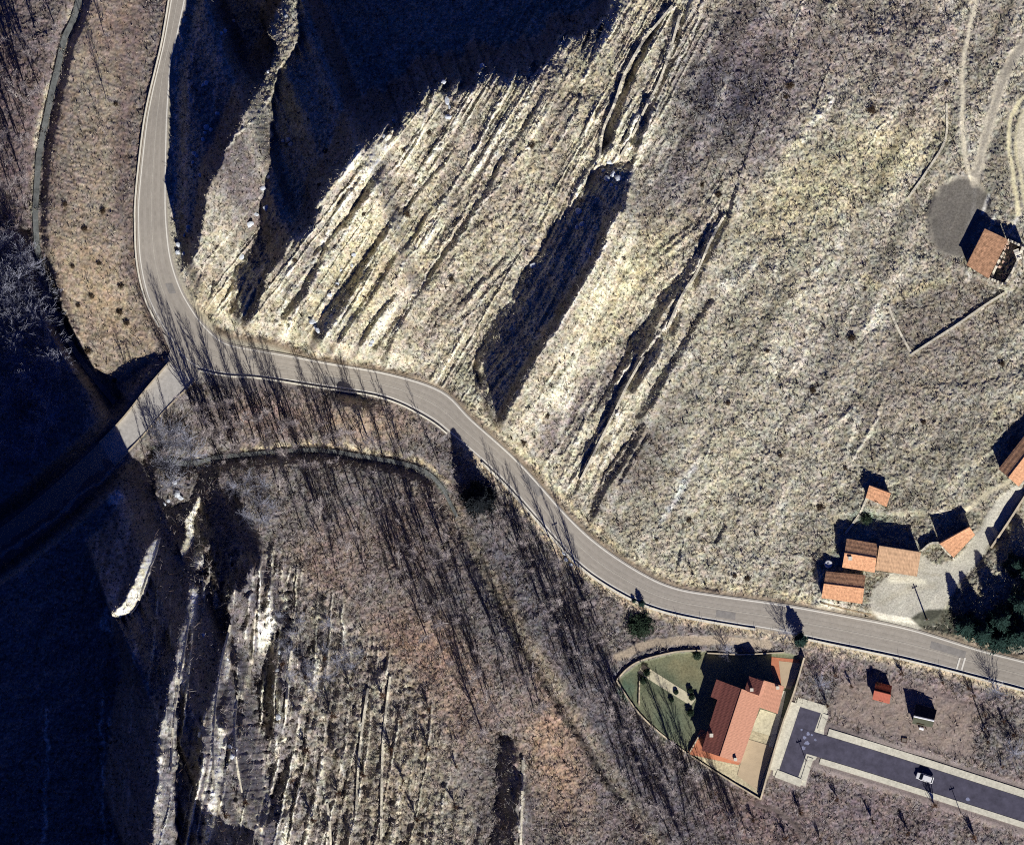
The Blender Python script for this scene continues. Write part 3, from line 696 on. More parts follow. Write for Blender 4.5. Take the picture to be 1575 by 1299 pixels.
def strip(name, A, Bp, z, m, off, n=1, kind='structure', thick=0):
    """surface between px polylines A and Bp at heights z+off"""
    A = np.asarray(A, float); Bp = np.asarray(Bp, float); z = np.asarray(z, float) + off
    v = []; f = []
    for i in range(len(A)):
        for k in range(n + 1):
            p = A[i] + (Bp[i] - A[i]) * k / n; v.append((wx(p[0]), wy(p[1]), z[i]))
    w = n + 1
    for i in range(len(A) - 1):
        for k in range(n): f.append((i * w + k, i * w + k + 1, (i + 1) * w + k + 1, (i + 1) * w + k))
    if thick:
        N = len(v); v += [(a, b, c - thick) for a, b, c in v]
        for i in range(len(A) - 1):
            f.append((i * w, (i + 1) * w, (i + 1) * w + N, i * w + N)); f.append((i * w + n, i * w + n + N, (i + 1) * w + n + N, (i + 1) * w + n))
        f.append((0, N, N + n, n)); e = (len(A) - 1) * w; f.append((e, e + n, e + n + N, e + N))
    o = MB().add(v, f).build(name, m)
    me = o.data; bm = bmesh.new(); bm.from_mesh(me); bmesh.ops.recalc_face_normals(bm, faces=bm.faces[:])
    s = sum(fc.normal.z * fc.calc_area() for fc in bm.faces)
    if s < 0 and not thick: bmesh.ops.reverse_faces(bm, faces=bm.faces[:])
    bm.to_mesh(me); bm.free()
    if kind: o['kind'] = kind
    return o
def between(t0): return RU + (RL - RU) * t0
strip('road', RU, RL, road_z, M_ASPH, RZ, 4)
def line(name, t0, wpx, m, i0=0, i1=None, off=.03, rz=None, A=None, Bq=None):
    A = RU if A is None else A; Bq = RL if Bq is None else Bq; rz = road_z if rz is None else rz
    L = np.hypot(*(Bq - A).T)[:, None]
    C = A + (Bq - A) * t0; d = (Bq - A) / L * wpx / 2
    i1 = len(A) if i1 is None else i1
    return strip(name, (C - d)[i0:i1], (C + d)[i0:i1], rz[i0:i1], m, RZ + off)
line('road_marking', .07, 1.9, M_PAINT); line('road_marking', .93, 1.6, M_PAINT); line('road_marking', .52, 1.0, M_WORN)
M_ASPHW = mat('worn_asphalt', lin((167, 160, 148)), .95, .08, .9, .1)
M_ASPHP = mat('patched_asphalt', lin((146, 142, 136)), .95, .12, .9, .1)
for t_ in (.20, .40, .63, .82): line('wheel_track', t_, 4.0, M_ASPHW, off=.012)
for i_, j_, t_ in ((60, 64, .3), (96, 99, .72), (121, 124, .25), (150, 153, .7), (84, 86, .3), (170, 174, .35)): line('road_patch', t_, 11, M_ASPHP, i_, j_, off=.02)
for x in (1474.5, 1482.5):      # two short bars across the near lane
    p = np.array([[x + 2.2, 1011], [x - 3.2, 1029]]); i = int(np.argmin(np.abs(RC[:, 0] - x)))
    strip('road_marking', p + [[-1.2, -.4]], p + [[1.2, .4]], [road_z[i]] * 2, M_PAINT, RZ + .06)
jz = road_z[np.argmin((RC[:, 0] - 268) ** 2 + (RC[:, 1] - 540) ** 2)]
flat_poly_later = ([(250,512),(262,540),(230,592),(222,606),(250,634),(262,624),(300,592),(345,581),(352,572),(300,556),(272,530)], jz)
strip('side_road', SA, SB, side_z, M_ASPH, RZ - .04, 2)
# street in the lower right: stem, turning head, raised pavements
TH = np.array([(1232,1084),(1264,1093),(1228,1194),(1199,1183)], float)
def flat_poly(name, pts, z, m, kind='structure', off=.06):
    bm = bmesh.new(); vs = [bm.verts.new((wx(x), wy(y), z + off)) for x, y in pts]
    f = bm.faces.new(vs); bmesh.ops.recalc_face_normals(bm, faces=[f])
    if f.normal.z < 0: f.normal_flip()
    bmesh.ops.triangulate(bm, faces=[f])
    me = bpy.data.meshes.new(name); bm.to_mesh(me); bm.free(); me.materials.append(m)
    o = bpy.data.objects.new(name, me); COL.objects.link(o)
    if kind: o['kind'] = kind
    return o
flat_poly('road_junction', flat_poly_later[0], jz, M_ASPH, off=RZ + .06)
flat_poly('pavement', [(1226,1070),(1275,1085),(1268,1118),(1266,1150),(1254,1168),(1248,1170),(1239,1209),(1188,1192),(1200,1140)], z_t, M_CONC, off=.04)
flat_poly('turning_area', TH, z_t, M_ASPH2, off=.09)
M_STAIN = mat('chalky_stain', lin((140, 144, 168)), .95, .2, 1.5, .1)
for x, y, r in ((1243,1128,3.4), (1238,1134,3.2), (1241,1142,4.2), (1236,1150,3.6), (1249,1130,2.2), (1254,1137,2.6), (1489,1229,4.0), (1233,1122,2)):
    flat_poly('road_stain', [(x + r * math.cos(t) * random.uniform(.6, 1.2), y + r * math.sin(t) * random.uniform(.5, 1.0)) for t in np.linspace(0, 6.283, 12)[:-1]], z_t if x < 1400 else float(np.interp(x, STR[:, 0], str_z)), M_STAIN, off=.14)
dS = np.gradient(STR, axis=0); dS /= np.hypot(*dS.T)[:, None]; nS = np.stack([-dS[:, 1], dS[:, 0]], -1)
for k_ in range(len(STR)):
    if STR[k_, 0] < 1262: str_z[k_] = z_t
strip('street', STR - nS * 17.5, STR + nS * 17.5, str_z, M_ASPH2, .115, 2)
m0 = STR[:, 0] > 1263
strip('pavement', (STR - nS * 29)[m0], (STR - nS * 18)[m0], str_z[m0], M_CONC, .20, 1, thick=.2)
strip('pavement', (STR + nS * 18)[m0], (STR + nS * 27)[m0], str_z[m0], M_CONC, .20, 1, thick=.2)
def walkway(pts, w, z, name='pavement', m=None, off=.20, thick=.2):
    P = np.array(pts, float); d = np.gradient(P, axis=0); d /= np.hypot(*d.T)[:, None]; n = np.stack([-d[:, 1], d[:, 0]], -1)
    zz = np.full(len(P), z) if np.isscalar(z) else z
    return strip(name, P - n * w / 2, P + n * w / 2, zz, m or M_CONC, off, 1, thick=thick)
walkway([(1221,1080),(1205,1130),(1189,1184)], 12, z_t); walkway([(1226,1078),(1268,1091)], 13, z_t, off=.21)
walkway([(1194,1189),(1233,1204)], 12, z_t, off=.22); walkway([(1247,1165),(1236,1200)], 9, z_t, off=.19); walkway([(1270,1098),(1262,1122)], 10, z_t, off=.18)
M_WATER = mat('stream_water', (.17, .18, .17), .3, .3, .6, .4)
nW = int(np.argmin(np.abs(ST[:, 1] - 800) + (ST[:, 0] < 300) * 9999))
ST = ST[:nW]
sz = smooth1(sample(B, ST[:, 0], ST[:, 1]), 6) - .9
dT = np.gradient(ST, axis=0); dT /= np.hypot(*dT.T)[:, None]; nT = np.stack([-dT[:, 1], dT[:, 0]], -1)
wT = np.interp(ST[:, 1] + (ST[:, 0] > 300) * 2000, [0, 300, 2690, 2720, 2800, 3400], [4.6, 4.2, 3.2, 3.2, 2.2, 2.0])[:, None]
strip('stream', ST - nT * wT, ST + nT * wT, sz, M_WATER, .30, 1)
# garden path, driveway and terracotta paving of the walled house
M_TERRA = mat('terracotta_paving', lin((196, 128, 98)), .9, .1, 1.2, .1)
M_SAND = mat('sandy_gravel', lin((196, 176, 146)), 1, .05, .8, .05)
M_LAWNP = mat('pale_paving', lin((206, 198, 168)), .95, .18, 1.6, .1)
strip('garden_path', [(981,1034),(999,1045),(1029,1064),(1063,1085)], [(989,1021),(1007,1033),(1037,1052),(1071,1073)], [z_comp] * 4, M_LAWNP, .07)
flat_poly('driveway', [(1150,1136),(1190,1148),(1166,1216),(1134,1192)], z_comp, M_SAND, off=.09)
flat_poly('paving', [(1170,1090),(1196,1098),(1191,1133),(1155,1122)], z_comp, M_LAWNP, off=.07)
flat_poly('paving', [(1058,1155),(1078,1120),(1148,1162),(1136,1176),(1062,1160)], z_comp, M_TERRA, off=.08)
flat_poly('paving', [(1186,1010),(1230,1014),(1222,1052),(1194,1062),(1186,1030)], z_comp, M_TERRA, off=.06)
flat_poly('paving', [(1198,1016),(1234,1020),(1216,1060),(1202,1056)], z_comp, M_SAND, off=.08)
walkway([(1206,1062),(1198,1100),(1186,1148)], 7, z_comp, m=M_CONC, off=.10, thick=.1)

# ---------------------------------------------------------------- walls
def wall_mesh(pts, h, th, m, base=-.5, n=5, jag=.08, zf=None):
    P = catmull(pts, n) if len(pts) > 2 else np.linspace(pts[0], pts[1], 12)
    d = np.gradient(P, axis=0); d /= np.hypot(*d.T)[:, None]; nn = np.stack([-d[:, 1], d[:, 0]], -1) * th * S / 2
    mb = MB(); v = []; f = []
    for i, p in enumerate(P):
        z = (zf or zat)(p[0], p[1]); t = z + h * (1 + random.uniform(-jag, jag) * 2); o = 1 + random.uniform(-jag, jag)
        a = p - nn[i] * o; b = p + nn[i] * o
        v += [(wx(a[0]), wy(a[1]), z + base), (wx(a[0] * .97 + p[0] * .03), wy(a[1] * .97 + p[1] * .03), t), (wx(b[0] * .97 + p[0] * .03), wy(b[1] * .97 + p[1] * .03), t), (wx(b[0]), wy(b[1]), z + base)]
    for i in range(len(P) - 1):
        for k in range(4): f.append((i * 4 + k, i * 4 + (k + 1) % 4, (i + 1) * 4 + (k + 1) % 4, (i + 1) * 4 + k))
    f += [(0, 1, 2, 3), tuple((len(P) - 1) * 4 + k for k in (3, 2, 1, 0))]
    return mb.add(v, f)
def wall(name, pts, h, th, m, label, cat='wall', group=None, **k):
    o = wall_mesh(pts, h, th, m, **k).build(name, m)
    bm = bmesh.new(); bm.from_mesh(o.data); bmesh.ops.recalc_face_normals(bm, faces=bm.faces[:]); bm.to_mesh(o.data); bm.free()
    tag(o, label, cat, group); return o
M_PARA = mat('pale_parapet', lin((232, 226, 206)), .95, .1, 1.2, .05)
M_PLAST = mat('rendered_wall', lin((200, 186, 160)), .95, .12, 1.2, .05)
par = lambda a, b: [tuple(RL[i] + (RL[i] - RU[i]) / np.hypot(*(RL[i] - RU[i])) * 2.5) for i in range(len(RL)) if a <= RL[i][0] <= b and RL[i][1] > 560][::3]
wall('parapet_wall', par(300, 690), .4, .4, M_PARA, 'low pale parapet below the road where the poplar shadows cross it', n=3, jag=.02)
wall('parapet_wall', par(735, 1176), .45, .55, M_PARA, 'long pale parapet along the outside of the big road bend', n=3, jag=.02)
wall('parapet_wall', par(1232, 1700), .5, .5, M_PARA, 'pale parapet between the road and the plot with the two huts', n=3, jag=.02)
wall('parapet_wall', [tuple(RL[i] + (RL[i] - RU[i]) / np.hypot(*(RL[i] - RU[i])) * 2.5) for i in range(len(RL)) if -60 <= RL[i][1] <= 520 and RL[i][0] < 290][::3], .5, .4, M_PARA, 'low parapet on the river side of the road at the top left', n=3, jag=.02)
i2 = [i for i in range(len(SA)) if 150 < SA[i][0] < 262]
br = empty('road_bridge', (wx(205), wy(650), side_z[i2[len(i2) // 2]]), 'small bridge that carries the side road over the stream, half in shade', 'bridge')
def local(o, root): o.parent = root; o.matrix_parent_inverse = Matrix.Translation(-Vector(root.location))
zs = lambda px, py: float(np.interp(px, SC[::-1, 0], side_z[::-1]))
for E in (SA, SB):
    o = wall_mesh([tuple(E[i]) for i in i2], .7, .4, M_PLAST, n=3, jag=.02, zf=zs, base=-1.5).build('parapet', M_PLAST); local(o, br)
o = strip('deck', SA[i2], SB[i2], side_z[i2], M_DECK, RZ + .0, 2, kind=None, thick=.5); local(o, br)
DW = [([(1400,546),(1432,525),(1475,497),(1512,471),(1545,450)], .7, 'pale dry stone wall running down from the corner of the ruined barn'),
      ([(1366,470),(1378,500),(1402,545)], .35, 'short low wall closing the foot of the small field below the barn'),
      ([(1034,10),(1012,36),(988,66),(960,116),(945,160),(928,200),(922,245)], .8, 'pale stone wall on the left lip of the upper gully'),
      ([(1045,25),(1030,80),(1012,130),(992,168),(975,205),(955,240)], .7, 'rough stone wall between the two upper dark gullies'),
      ([(1112,335),(1092,372),(1072,418),(1050,452),(1026,505)], .8, 'stone wall beside the dark cleft, upper half of the middle slope'),
      ([(990,548),(965,592),(942,640),(916,692),(893,738)], .8, 'stone wall beside the dark cleft, lower half nearest the road'),
      ([(293,948),(286,1000),(278,1050),(272,1100),(268,1180)], .9, 'long pale wall on the sunlit spine beside the dark valley'),
      ([(355,960),(341,1020),(334,1080),(331,1140),(333,1205)], .9, 'pale terrace wall, second from the dark valley'),
      ([(366,1068),(362,1110),(365,1160),(374,1215)], .8, 'curving terrace wall just right of the second pale one'),
      ([(450,990),(443,1040),(440,1098)], .8, 'short terrace wall right of the shaded pit at lower left'),
      ([(566,1058),(557,1120),(551,1180),(548,1245)], .8, 'terrace wall down the middle of the lower scrub slope'),
      ([(600,1040),(593,1100),(588,1165),(586,1290)], .6, 'broken terrace wall on the right of the lower scrub slope'),
      ([(804,1168),(803,1230),(800,1330)], .7, 'straight wall on the right edge of the dark slot at the bottom'),
      ([(503,1235),(507,1270),(509,1310)], .6, 'stub of terrace wall at the bottom edge of the scrub slope'),
      ([(1455,160),(1453,215),(1426,262),(1396,305)], .35, 'faint low wall above and left of the round threshing floor'),
      ([(1337,755),(1322,790),(1300,820)], .3, 'low stone edge below the little orange shed'),
      ([(247,826),(240,855),(228,888),(216,925),(203,943)], .6, 'short wall on the lone sunlit bank inside the big shadow')]
for pts, hh, lb in DW: wall('dry_stone_wall', pts, hh, .55, M_STONE, lb, group='dry stone walls of the terraces')
wall('garden_wall', [(1237,1011),(1222,1062),(1204,1112),(1188,1165),(1170,1229)], 1.9, .4, M_PLAST, 'tall straight garden wall between the walled house and the street', n=6, jag=.01)
wall('garden_wall', [(1170,1229),(1112,1194),(1060,1160),(1020,1131),(985,1099),(962,1068),(948,1046)], 1.2, .35, M_PLAST, 'garden wall on the valley side of the walled house', n=6, jag=.01)
wall('garden_wall', [(948,1046),(966,1027),(990,1014),(1040,1002),(1078,1000)], .8, .35, M_PLAST, 'curved garden wall round the pointed end of the lawn', n=6, jag=.01)
wall('garden_wall', [(1088,1004),(1140,1006),(1206,1003)], 1.0, .3, M_PLAST, 'garden wall behind the house with the half shaded roof', n=6, jag=.01)
wall('garden_wall', [(1076,1130),(1060,1158)], .9, .3, M_PLAST, 'short cross wall at the left corner of the walled house')
wall('garden_wall', [(984,1040),(983,1085)], .6, .3, M_PLAST, 'short low wall dividing the tip of the lawn')
wall('retaining_wall', [(1640,678),(1590,742),(1552,800),(1524,842)], 2.3, .5, M_PLAST, 'tall retaining wall climbing away above the dark conifers', n=6, jag=.02)
wall('retaining_wall', [(1262,926),(1300,936),(1340,945)], .5, .4, M_STONE2, 'low brown wall between the road and the small cottage with the shaded rear slope', n=6)

# ---------------------------------------------------------------- buildings
M_TILE = mat('orange_roof_tile', lin((212, 160, 122)), .9, .26, 2.0, .1)
M_TILE2 = mat('tan_roof_tile', lin((200, 164, 130)), .9, .2, 2.0, .1, stretch=(1, .35, 1))
M_TILE3 = mat('old_and_shaded_tile', lin((186, 144, 112)), .95, .3, 1.4, .1)  # old barn tile; as a back slope, shade painted into the tile
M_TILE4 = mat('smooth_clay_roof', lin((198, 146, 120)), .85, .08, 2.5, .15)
M_WHITE = mat('white_render', lin((225, 218, 200)), .9, .06, 1, .1)
M_WOODD = mat('dark_wood', lin((84, 62, 46)), .8, .2, 2)
M_GLASS = mat('window_glass', (.02, .025, .03), .08, .1, 2, .6)
M_METAL = mat('galvanised_metal', (.55, .56, .58), .4, .1, 2, .5, metal=.6)
M_WHITEP = mat('white_paint', (.8, .8, .8), .35, .03, 1, .5)
def slope_mesh(a, b, c, d, pitch=.34, amp=.008, th=.14):
    """tiled slope: a-b upper edge, d-c lower edge; corrugation runs down the slope"""
    a, b, c, d = map(Vector, (a, b, c, d))
    L = (b - a).length; n = max(4, int(L / pitch) * 4)
    nrm = (b - a).cross(d - a).normalized()
    if nrm.z < 0: nrm = -nrm
    rows = max(2, int((d - a).length / .5)); v = []; f = []
    for j in range(rows + 1):
        t = j / rows
        for i in range(n + 1):
            s = i / n
            p = (a.lerp(b, s)).lerp(d.lerp(c, s), t)
            k = s * L / pitch * 2 * math.pi
            v.append(p + nrm * (amp * math.sin(k) + (.03 if (j % 2) else 0) + random.uniform(-.012, .012)))
    w = n + 1
    for j in range(rows):
        for i in range(n): f.append((j * w + i, j * w + i + 1, (j + 1) * w + i + 1, (j + 1) * w + i))
    q0 = [p - nrm * th for p in (a, b, c, d)]
    m0 = len(v); v += q0; f += [(m0, m0 + 1, m0 + 2, m0 + 3)]
    f += [(0, n, m0 + 1, m0), (rows * w, rows * w + n, m0 + 2, m0 + 3), (0, rows * w, m0 + 3, m0), (n, rows * w + n, m0 + 2, m0 + 1)]
    return v, f
def P3(p, z): return Vector((wx(p[0]), wy(p[1]), z))
def lerp2(a, b, t): return (a[0] + (b[0] - a[0]) * t, a[1] + (b[1] - a[1]) * t)
def house(name, label, a, b, c, d, z0, hb, hr, hf, t, wallm, roofm, name_roof='roof', chimney=None, doors=((.5, 'f'),), windows=(), cat='house', roofm_shade=None):
    """a-b back eave, d-c front eave, ridge at fraction t between them"""
    cen = Vector((wx((a[0] + c[0]) / 2), wy((a[1] + c[1]) / 2), z0))
    root = empty(name, cen, label, cat)
    r0, r1 = lerp2(a, d, t), lerp2(b, c, t)
    ci = ((a[0] + b[0] + c[0] + d[0]) / 4, (a[1] + b[1] + c[1] + d[1]) / 4)
    def ins(p):
        v = np.array(p, float) - ci; L = np.hypot(*v); return tuple(ci + v * (1 - 2.4 / L))
    A, Bb, C, Dd, R0, R1 = map(ins, (a, b, c, d, r0, r1))
    dz = .18
    v = [P3(A, z0 - .4), P3(Bb, z0 - .4), P3(C, z0 - .4), P3(Dd, z0 - .4), P3(A, z0 + hb - dz), P3(Bb, z0 + hb - dz), P3(C, z0 + hf - dz), P3(Dd, z0 + hf - dz), P3(R0, z0 + hr - dz), P3(R1, z0 + hr - dz)]
    v = [p - cen for p in v]
    f = [(0, 1, 5, 4), (2, 3, 7, 6), (3, 0, 4, 8, 7), (1, 2, 6, 9, 5), (4, 5, 9, 8), (8, 9, 6, 7), (3, 2, 1, 0)]
    wl = MB().add(v, f).build('wall', wallm, root)
    g = lambda p, z: P3(p, z0 + z) - cen
    parts = []
    if 0.02 < t:
        vv, ff = slope_mesh(g(r0, hr), g(r1, hr), g(b, hb), g(a, hb)); parts.append(MB().add(vv, ff).build(name_roof, roofm_shade or roofm, root))  # back slope takes a darker copy of the roof, shade in its colour
    if t < .98:
        vv, ff = slope_mesh(g(r0, hr), g(r1, hr), g(c, hf), g(d, hf)); parts.append(MB().add(vv, ff).build(name_roof, roofm, root))
    e0, e1 = g(r0, hr + .05), g(r1, hr + .05)
    if .05 < t < .95: MB().tube([e0, e1], .13, 6).build('ridge_cap', roofm, parts[0])
    if chimney:
        s, q_, hh = chimney; p = lerp2(lerp2(r0, r1, s), lerp2(d, c, s), q_); zc = hr + (hf - hr) * q_
        ch = MB().box(g(p, zc + hh / 2 - .2), (.7, .7, hh + .4)).box(g(p, zc + hh + .06), (.9, .9, .12)).build('chimney', M_WHITE, parts[-1])
    fd = (g(Dd, 0), g(C, 0)); ax = (fd[1] - fd[0]).normalized(); rot = math.atan2(ax.y, ax.x); out = Vector((ax.y, -ax.x, 0))
    if out.dot((fd[0] + fd[1]) / 2) < 0: out = -out
    for s, _ in doors:
        p = fd[0].lerp(fd[1], s) + out * .04
        dr = MB().box((p.x, p.y, 1.05), (1.0, .1, 2.1), rot).build('door', M_WOODD, root)
        k = p + out * .08 + ax * .35
        MB().box((k.x, k.y, 1.05), (.12, .08, .05), rot).build('handle', M_METAL, dr)
    for s in windows:
        p = fd[0].lerp(fd[1], s) + out * .03
        wn = MB().box((p.x, p.y, 1.6), (.9, .08, 1.0), rot).build('window', M_GLASS, root)
        fr = MB(); 
        for zz in (1.08, 2.12): fr.box((p.x, p.y, zz), (1.06, .14, .08), rot)
        for sx in (-.49, .49, 0): q2 = p + ax * sx; fr.box((q2.x, q2.y, 1.6), (.07, .13, .96), rot)
        fr.build('frame', M_WOODD, wn)
    return root, g
house('farm_house', 'house with a shaded brown and a sunlit orange roof slope, joined to the tan barn', (1302,828), (1350,836), (1345,880), (1295,872), z_vill, 2.9, 4.1, 2.7, .5, M_STONE2, M_TILE, windows=(.2, .8), doors=((.5, 'f'),), chimney=(.2, .3, .8), roofm_shade=M_TILE3)
house('barn', 'wide barn with one tan tiled slope, standing between the two orange houses', (1352,838), (1416,848), (1410,886), (1346,876), z_vill, 3.9, 4.0, 2.7, .03, M_STONE2, M_TILE2, windows=(.25,), doors=((.7, 'f'),))
house('cottage', 'small cottage beside the road with shaded rear slope and sunlit orange front slope', (1270,878), (1331,884), (1326,928), (1263,919), z_vill, 2.4, 3.4, 2.3, .47, M_STONE2, M_TILE, windows=(.2, .75), roofm_shade=M_TILE3)
house('annex_house', 'orange roofed house turned at an angle above the paved yard', (1443,834), (1490,809), (1499,822), (1466,857), z_vill, 4.3, 4.5, 3.4, .08, M_STONE, M_TILE, windows=(.7,), doors=((.35, 'f'),))
house('garden_shed', 'tiny square shed with bright orange tiles alone on the grassy slope', (1337,745), (1370,757), (1363,779), (1331,765), z_shed, 2.3, 2.5, 1.9, .08, M_STONE2, M_TILE, cat='shed')
house('farm_house', 'orange roofed house cut by the right edge, above the retaining wall', (1535,721), (1590,650), (1622,675), (1566,748), z_farm, 3.0, 4.2, 2.9, .48, M_STONE2, M_TILE, windows=(.3, .7), roofm_shade=M_TILE3)
wall('yard_wall', [(1417,847),(1430,836),(1443,834)], 1.9, .5, M_STONE, 'short pale wall joining the tan barn to the angled orange house')
wall('yard_wall', [(1443,834),(1455,848),(1468,860)], 1.2, .35, M_STONE, 'pale low wall along the front left side of the angled orange house')
# barn in ruins: tiled half, roofless half with rubble
rb, g = house('ruined_barn', 'square stone barn with half its orange roof fallen in, beside the round floor', (1513,352), (1485,408), (1519,429), (1549,369), z_barn, 2.9, 2.95, 3.0, .04, M_STONE2, M_TILE3, cat='barn', doors=((.4, 'f'),))
for pts in ([(1549,369),(1572,380)], [(1572,380),(1559,412),(1544,438)], [(1544,438),(1519,428)], [(1543,388),(1533,406),(1524,426)]):
    o = wall_mesh(pts, 2.6, .55, M_STONE2, n=6, jag=.12, zf=lambda a_, b_: z_barn).build('wall', M_STONE); local(o, rb)
rbm = MB()
for k in range(46):
    px, py = lerp2(lerp2((1549,371), (1522,426), random.random()), lerp2((1570,382), (1543,434), random.random()), random.random() ** 2.2)
    rbm = MB(); rbm.box((wx(px), wy(py), z_barn + random.uniform(.1, .9) * (1 if px < 1550 else .4)), (random.uniform(.3, .9), random.uniform(.2, .7), random.uniform(.2, .8)), random.uniform(0, 3), .7)
    local(rbm.build('fallen_stone', mat('pink_rubble', lin((206, 176, 158)), 1, .25, 2)), rb)
o = wall_mesh([(1561,384),(1567,400)], 2.7, 1.3, M_WHITE, n=4, jag=.02, zf=lambda a_, b_: z_barn).build('roof_remnant', M_WHITE); local(o, rb)
# walled house
vh, g = house('country_house', 'big house with a half shaded red roof inside the garden walls', (1079,1153), (1112,1048), (1174,1071), (1139,1173), z_comp, 4.4, 6.1, 4.0, .465, M_WHITE, M_TILE4, windows=(.2, .4, .75), chimney=None, roofm_shade=mat('shaded_red_roof', lin((132, 84, 76)), .9, .08, 2, .1))
M_ROOF_SHADE = MATS['shaded_red_roof']  # darker copy of the clay roof, shade painted on the west slopes
def roofpiece(pts, zs_, m, nm='roof'):
    q4 = [g(p, z) for p, z in zip(pts, zs_)]
    vv, ff = slope_mesh(*q4); return MB().add(vv, ff).build(nm, m, vh)
def block(pts, h, m, nm='wall'):
    c_ = np.mean(pts, 0); v = []
    for z in (-.4, h): v += [g(tuple(c_ + (np.array(p) - c_) * .93), z) for p in pts]
    n = len(pts); f = [tuple(range(n - 1, -1, -1)), tuple(range(n, 2 * n))] + [(k, (k + 1) % n, n + (k + 1) % n, n + k) for k in range(n)]
    return MB().add(v, f).build(nm, m, vh)
block([(1093,1071),(1102,1044),(1113,1048),(1103,1075)], 3.8, M_WHITE); roofpiece([(1103,1075),(1112,1048),(1102,1044),(1093,1071)], [4.5, 4.5, 4.1, 4.1], M_ROOF_SHADE)
block([(1164,1044),(1205,1056),(1195,1095),(1156,1083)], 3.2, M_WHITE)
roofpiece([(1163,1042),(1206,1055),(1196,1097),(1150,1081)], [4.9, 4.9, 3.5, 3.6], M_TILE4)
block([(1153,1040),(1176,1048),(1168,1070),(1146,1062)], 5.0, M_WHITE)
roofpiece([(1174,1047),(1167,1069),(1145,1061),(1152,1039)], [6.9, 6.9, 5.4, 5.4], M_ROOF_SHADE); roofpiece([(1174,1047),(1167,1069),(1172,1070),(1179,1049)], [6.9, 6.9, 5.6, 5.6], M_TILE4)
for p, z, s in (((1131,1167), 4.3, .6), ((1094,1130), 5.2, .7), ((1196,1057), 4.9, .6), ((1156,1060), 6.0, .6)):
    ch = MB().box(g(p, z + .5), (s, s, 1.3)).box(g(p, z + 1.2), (s + .15, s + .15, .12)).build('chimney', M_WHITE, vh)
# two huts on the plot
house('garden_hut', 'little hut with a plain brick red roof, left of the dark green hut', (1347,1048), (1372,1054), (1368,1082), (1342,1075), z_lot, 2.2, 3.1, 1.9, .5, M_WOODD, mat('brick_red_roof', lin((172, 100, 82)), .85, .05, 2, .1), cat='hut', roofm_shade=mat('shaded_side_roof', lin((120, 58, 46)), .9, .1, 2, .1))
hg, g2 = house('wooden_hut', 'dark green roofed hut with a white ridge, right of the red hut', (1409,1082), (1441,1091), (1434,1118), (1403,1112), z_lot, 1.7, 3.9, 1.5, .62, M_WOODD, mat('dark_green_roof', lin((78, 80, 66)), .8, .12, 2, .2), cat='hut', windows=(.3,), roofm_shade=mat('shaded_green_roof', lin((40, 44, 52)), .9, .1, 2, .1))  # back slope near black: shade painted as a darker roof copy
p0_, p1_ = lerp2((1409,1082), (1403,1112), .62), lerp2((1441,1091), (1434,1118), .62)
MB().tube([g2(p0_, 3.97), g2(p1_, 3.97)], .22, 6).build('ridge_flashing', M_WHITEP, hg)
tnk = MB().tube([P3((1414.5,1118.5), z_lot + .45), P3((1421,1120.5), z_lot + .45)], [.42, .42], 12).box(P3((1417.7,1119.5), z_lot + .08), (.8, .5, .3)).build('gas_tank', M_WHITEP)
tag(tnk, 'small white tank lying against the front of the dark green hut', 'tank')
tk = empty('water_tank', P3((1274,867), zat(1274, 867)), 'round white water tank behind the cottage by the road', 'tank')
MB().lathe((0, 0, 0), [(.9, 0), (.95, .2), (.95, 1.0), (.8, 1.15), (.2, 1.25)], 18).build('body', M_WHITEP, tk); MB().lathe((0, 0, 1.2), [(.3, 0), (.3, .12), (.1, .14)], 10).build('lid', M_METAL, tk)
fb = empty('cold_frame', P3((1391,1138), z_lot), 'low dark rectangular frame on the bare plot in front of the huts', 'frame')
mb = MB()
for s in (-1, 1): mb.box((0, s * .5, .2), (1.35, .1, .4)); mb.box((s * .62, 0, .2), (.1, .9, .4))
mb.build('frame', M_WOODD, fb); MB().box((0, 0, .33), (1.1, .84, .03)).build('lid', mat('grey_sheet', lin((128, 118, 108)), .7), fb); fb.rotation_euler.z = -.15
# posts
def post(px, py, h, r, label, name='utility_pole'):
    z = zat(px, py); rt = empty(name, P3((px, py), z), label, 'pole')
    MB().tube([(0, 0, -.3), (0, 0, h)], [r, r * .75], 8).build('post', M_WOODD, rt)
    MB().box((0, 0, h - .45), (1.3, .12, .14), .4).build('cross_arm', M_WOODD, rt)
    for s in (-.5, 0, .5): MB().lathe((s * math.cos(.4), s * math.sin(.4), h - .38), [(.07, 0), (.1, .1), (.05, .22)], 8).build('insulator', M_WHITEP, rt)
post(1425, 952, 5.2, .2, 'wooden utility pole on the paved village yard throwing a dark shadow')
post(1240, 1170, 3.4, .09, 'thin street pole at the corner of the turning area')
post(1478, 1250, 4.2, .1, 'thin pole on the lower pavement beyond the white car')
post(868, 846, 4.5, .12, 'thin pole standing at the parapet of the road bend')
post(1515, 1120, 6.0, .16, 'wooden pole at the scrubby right end of the hut plot')

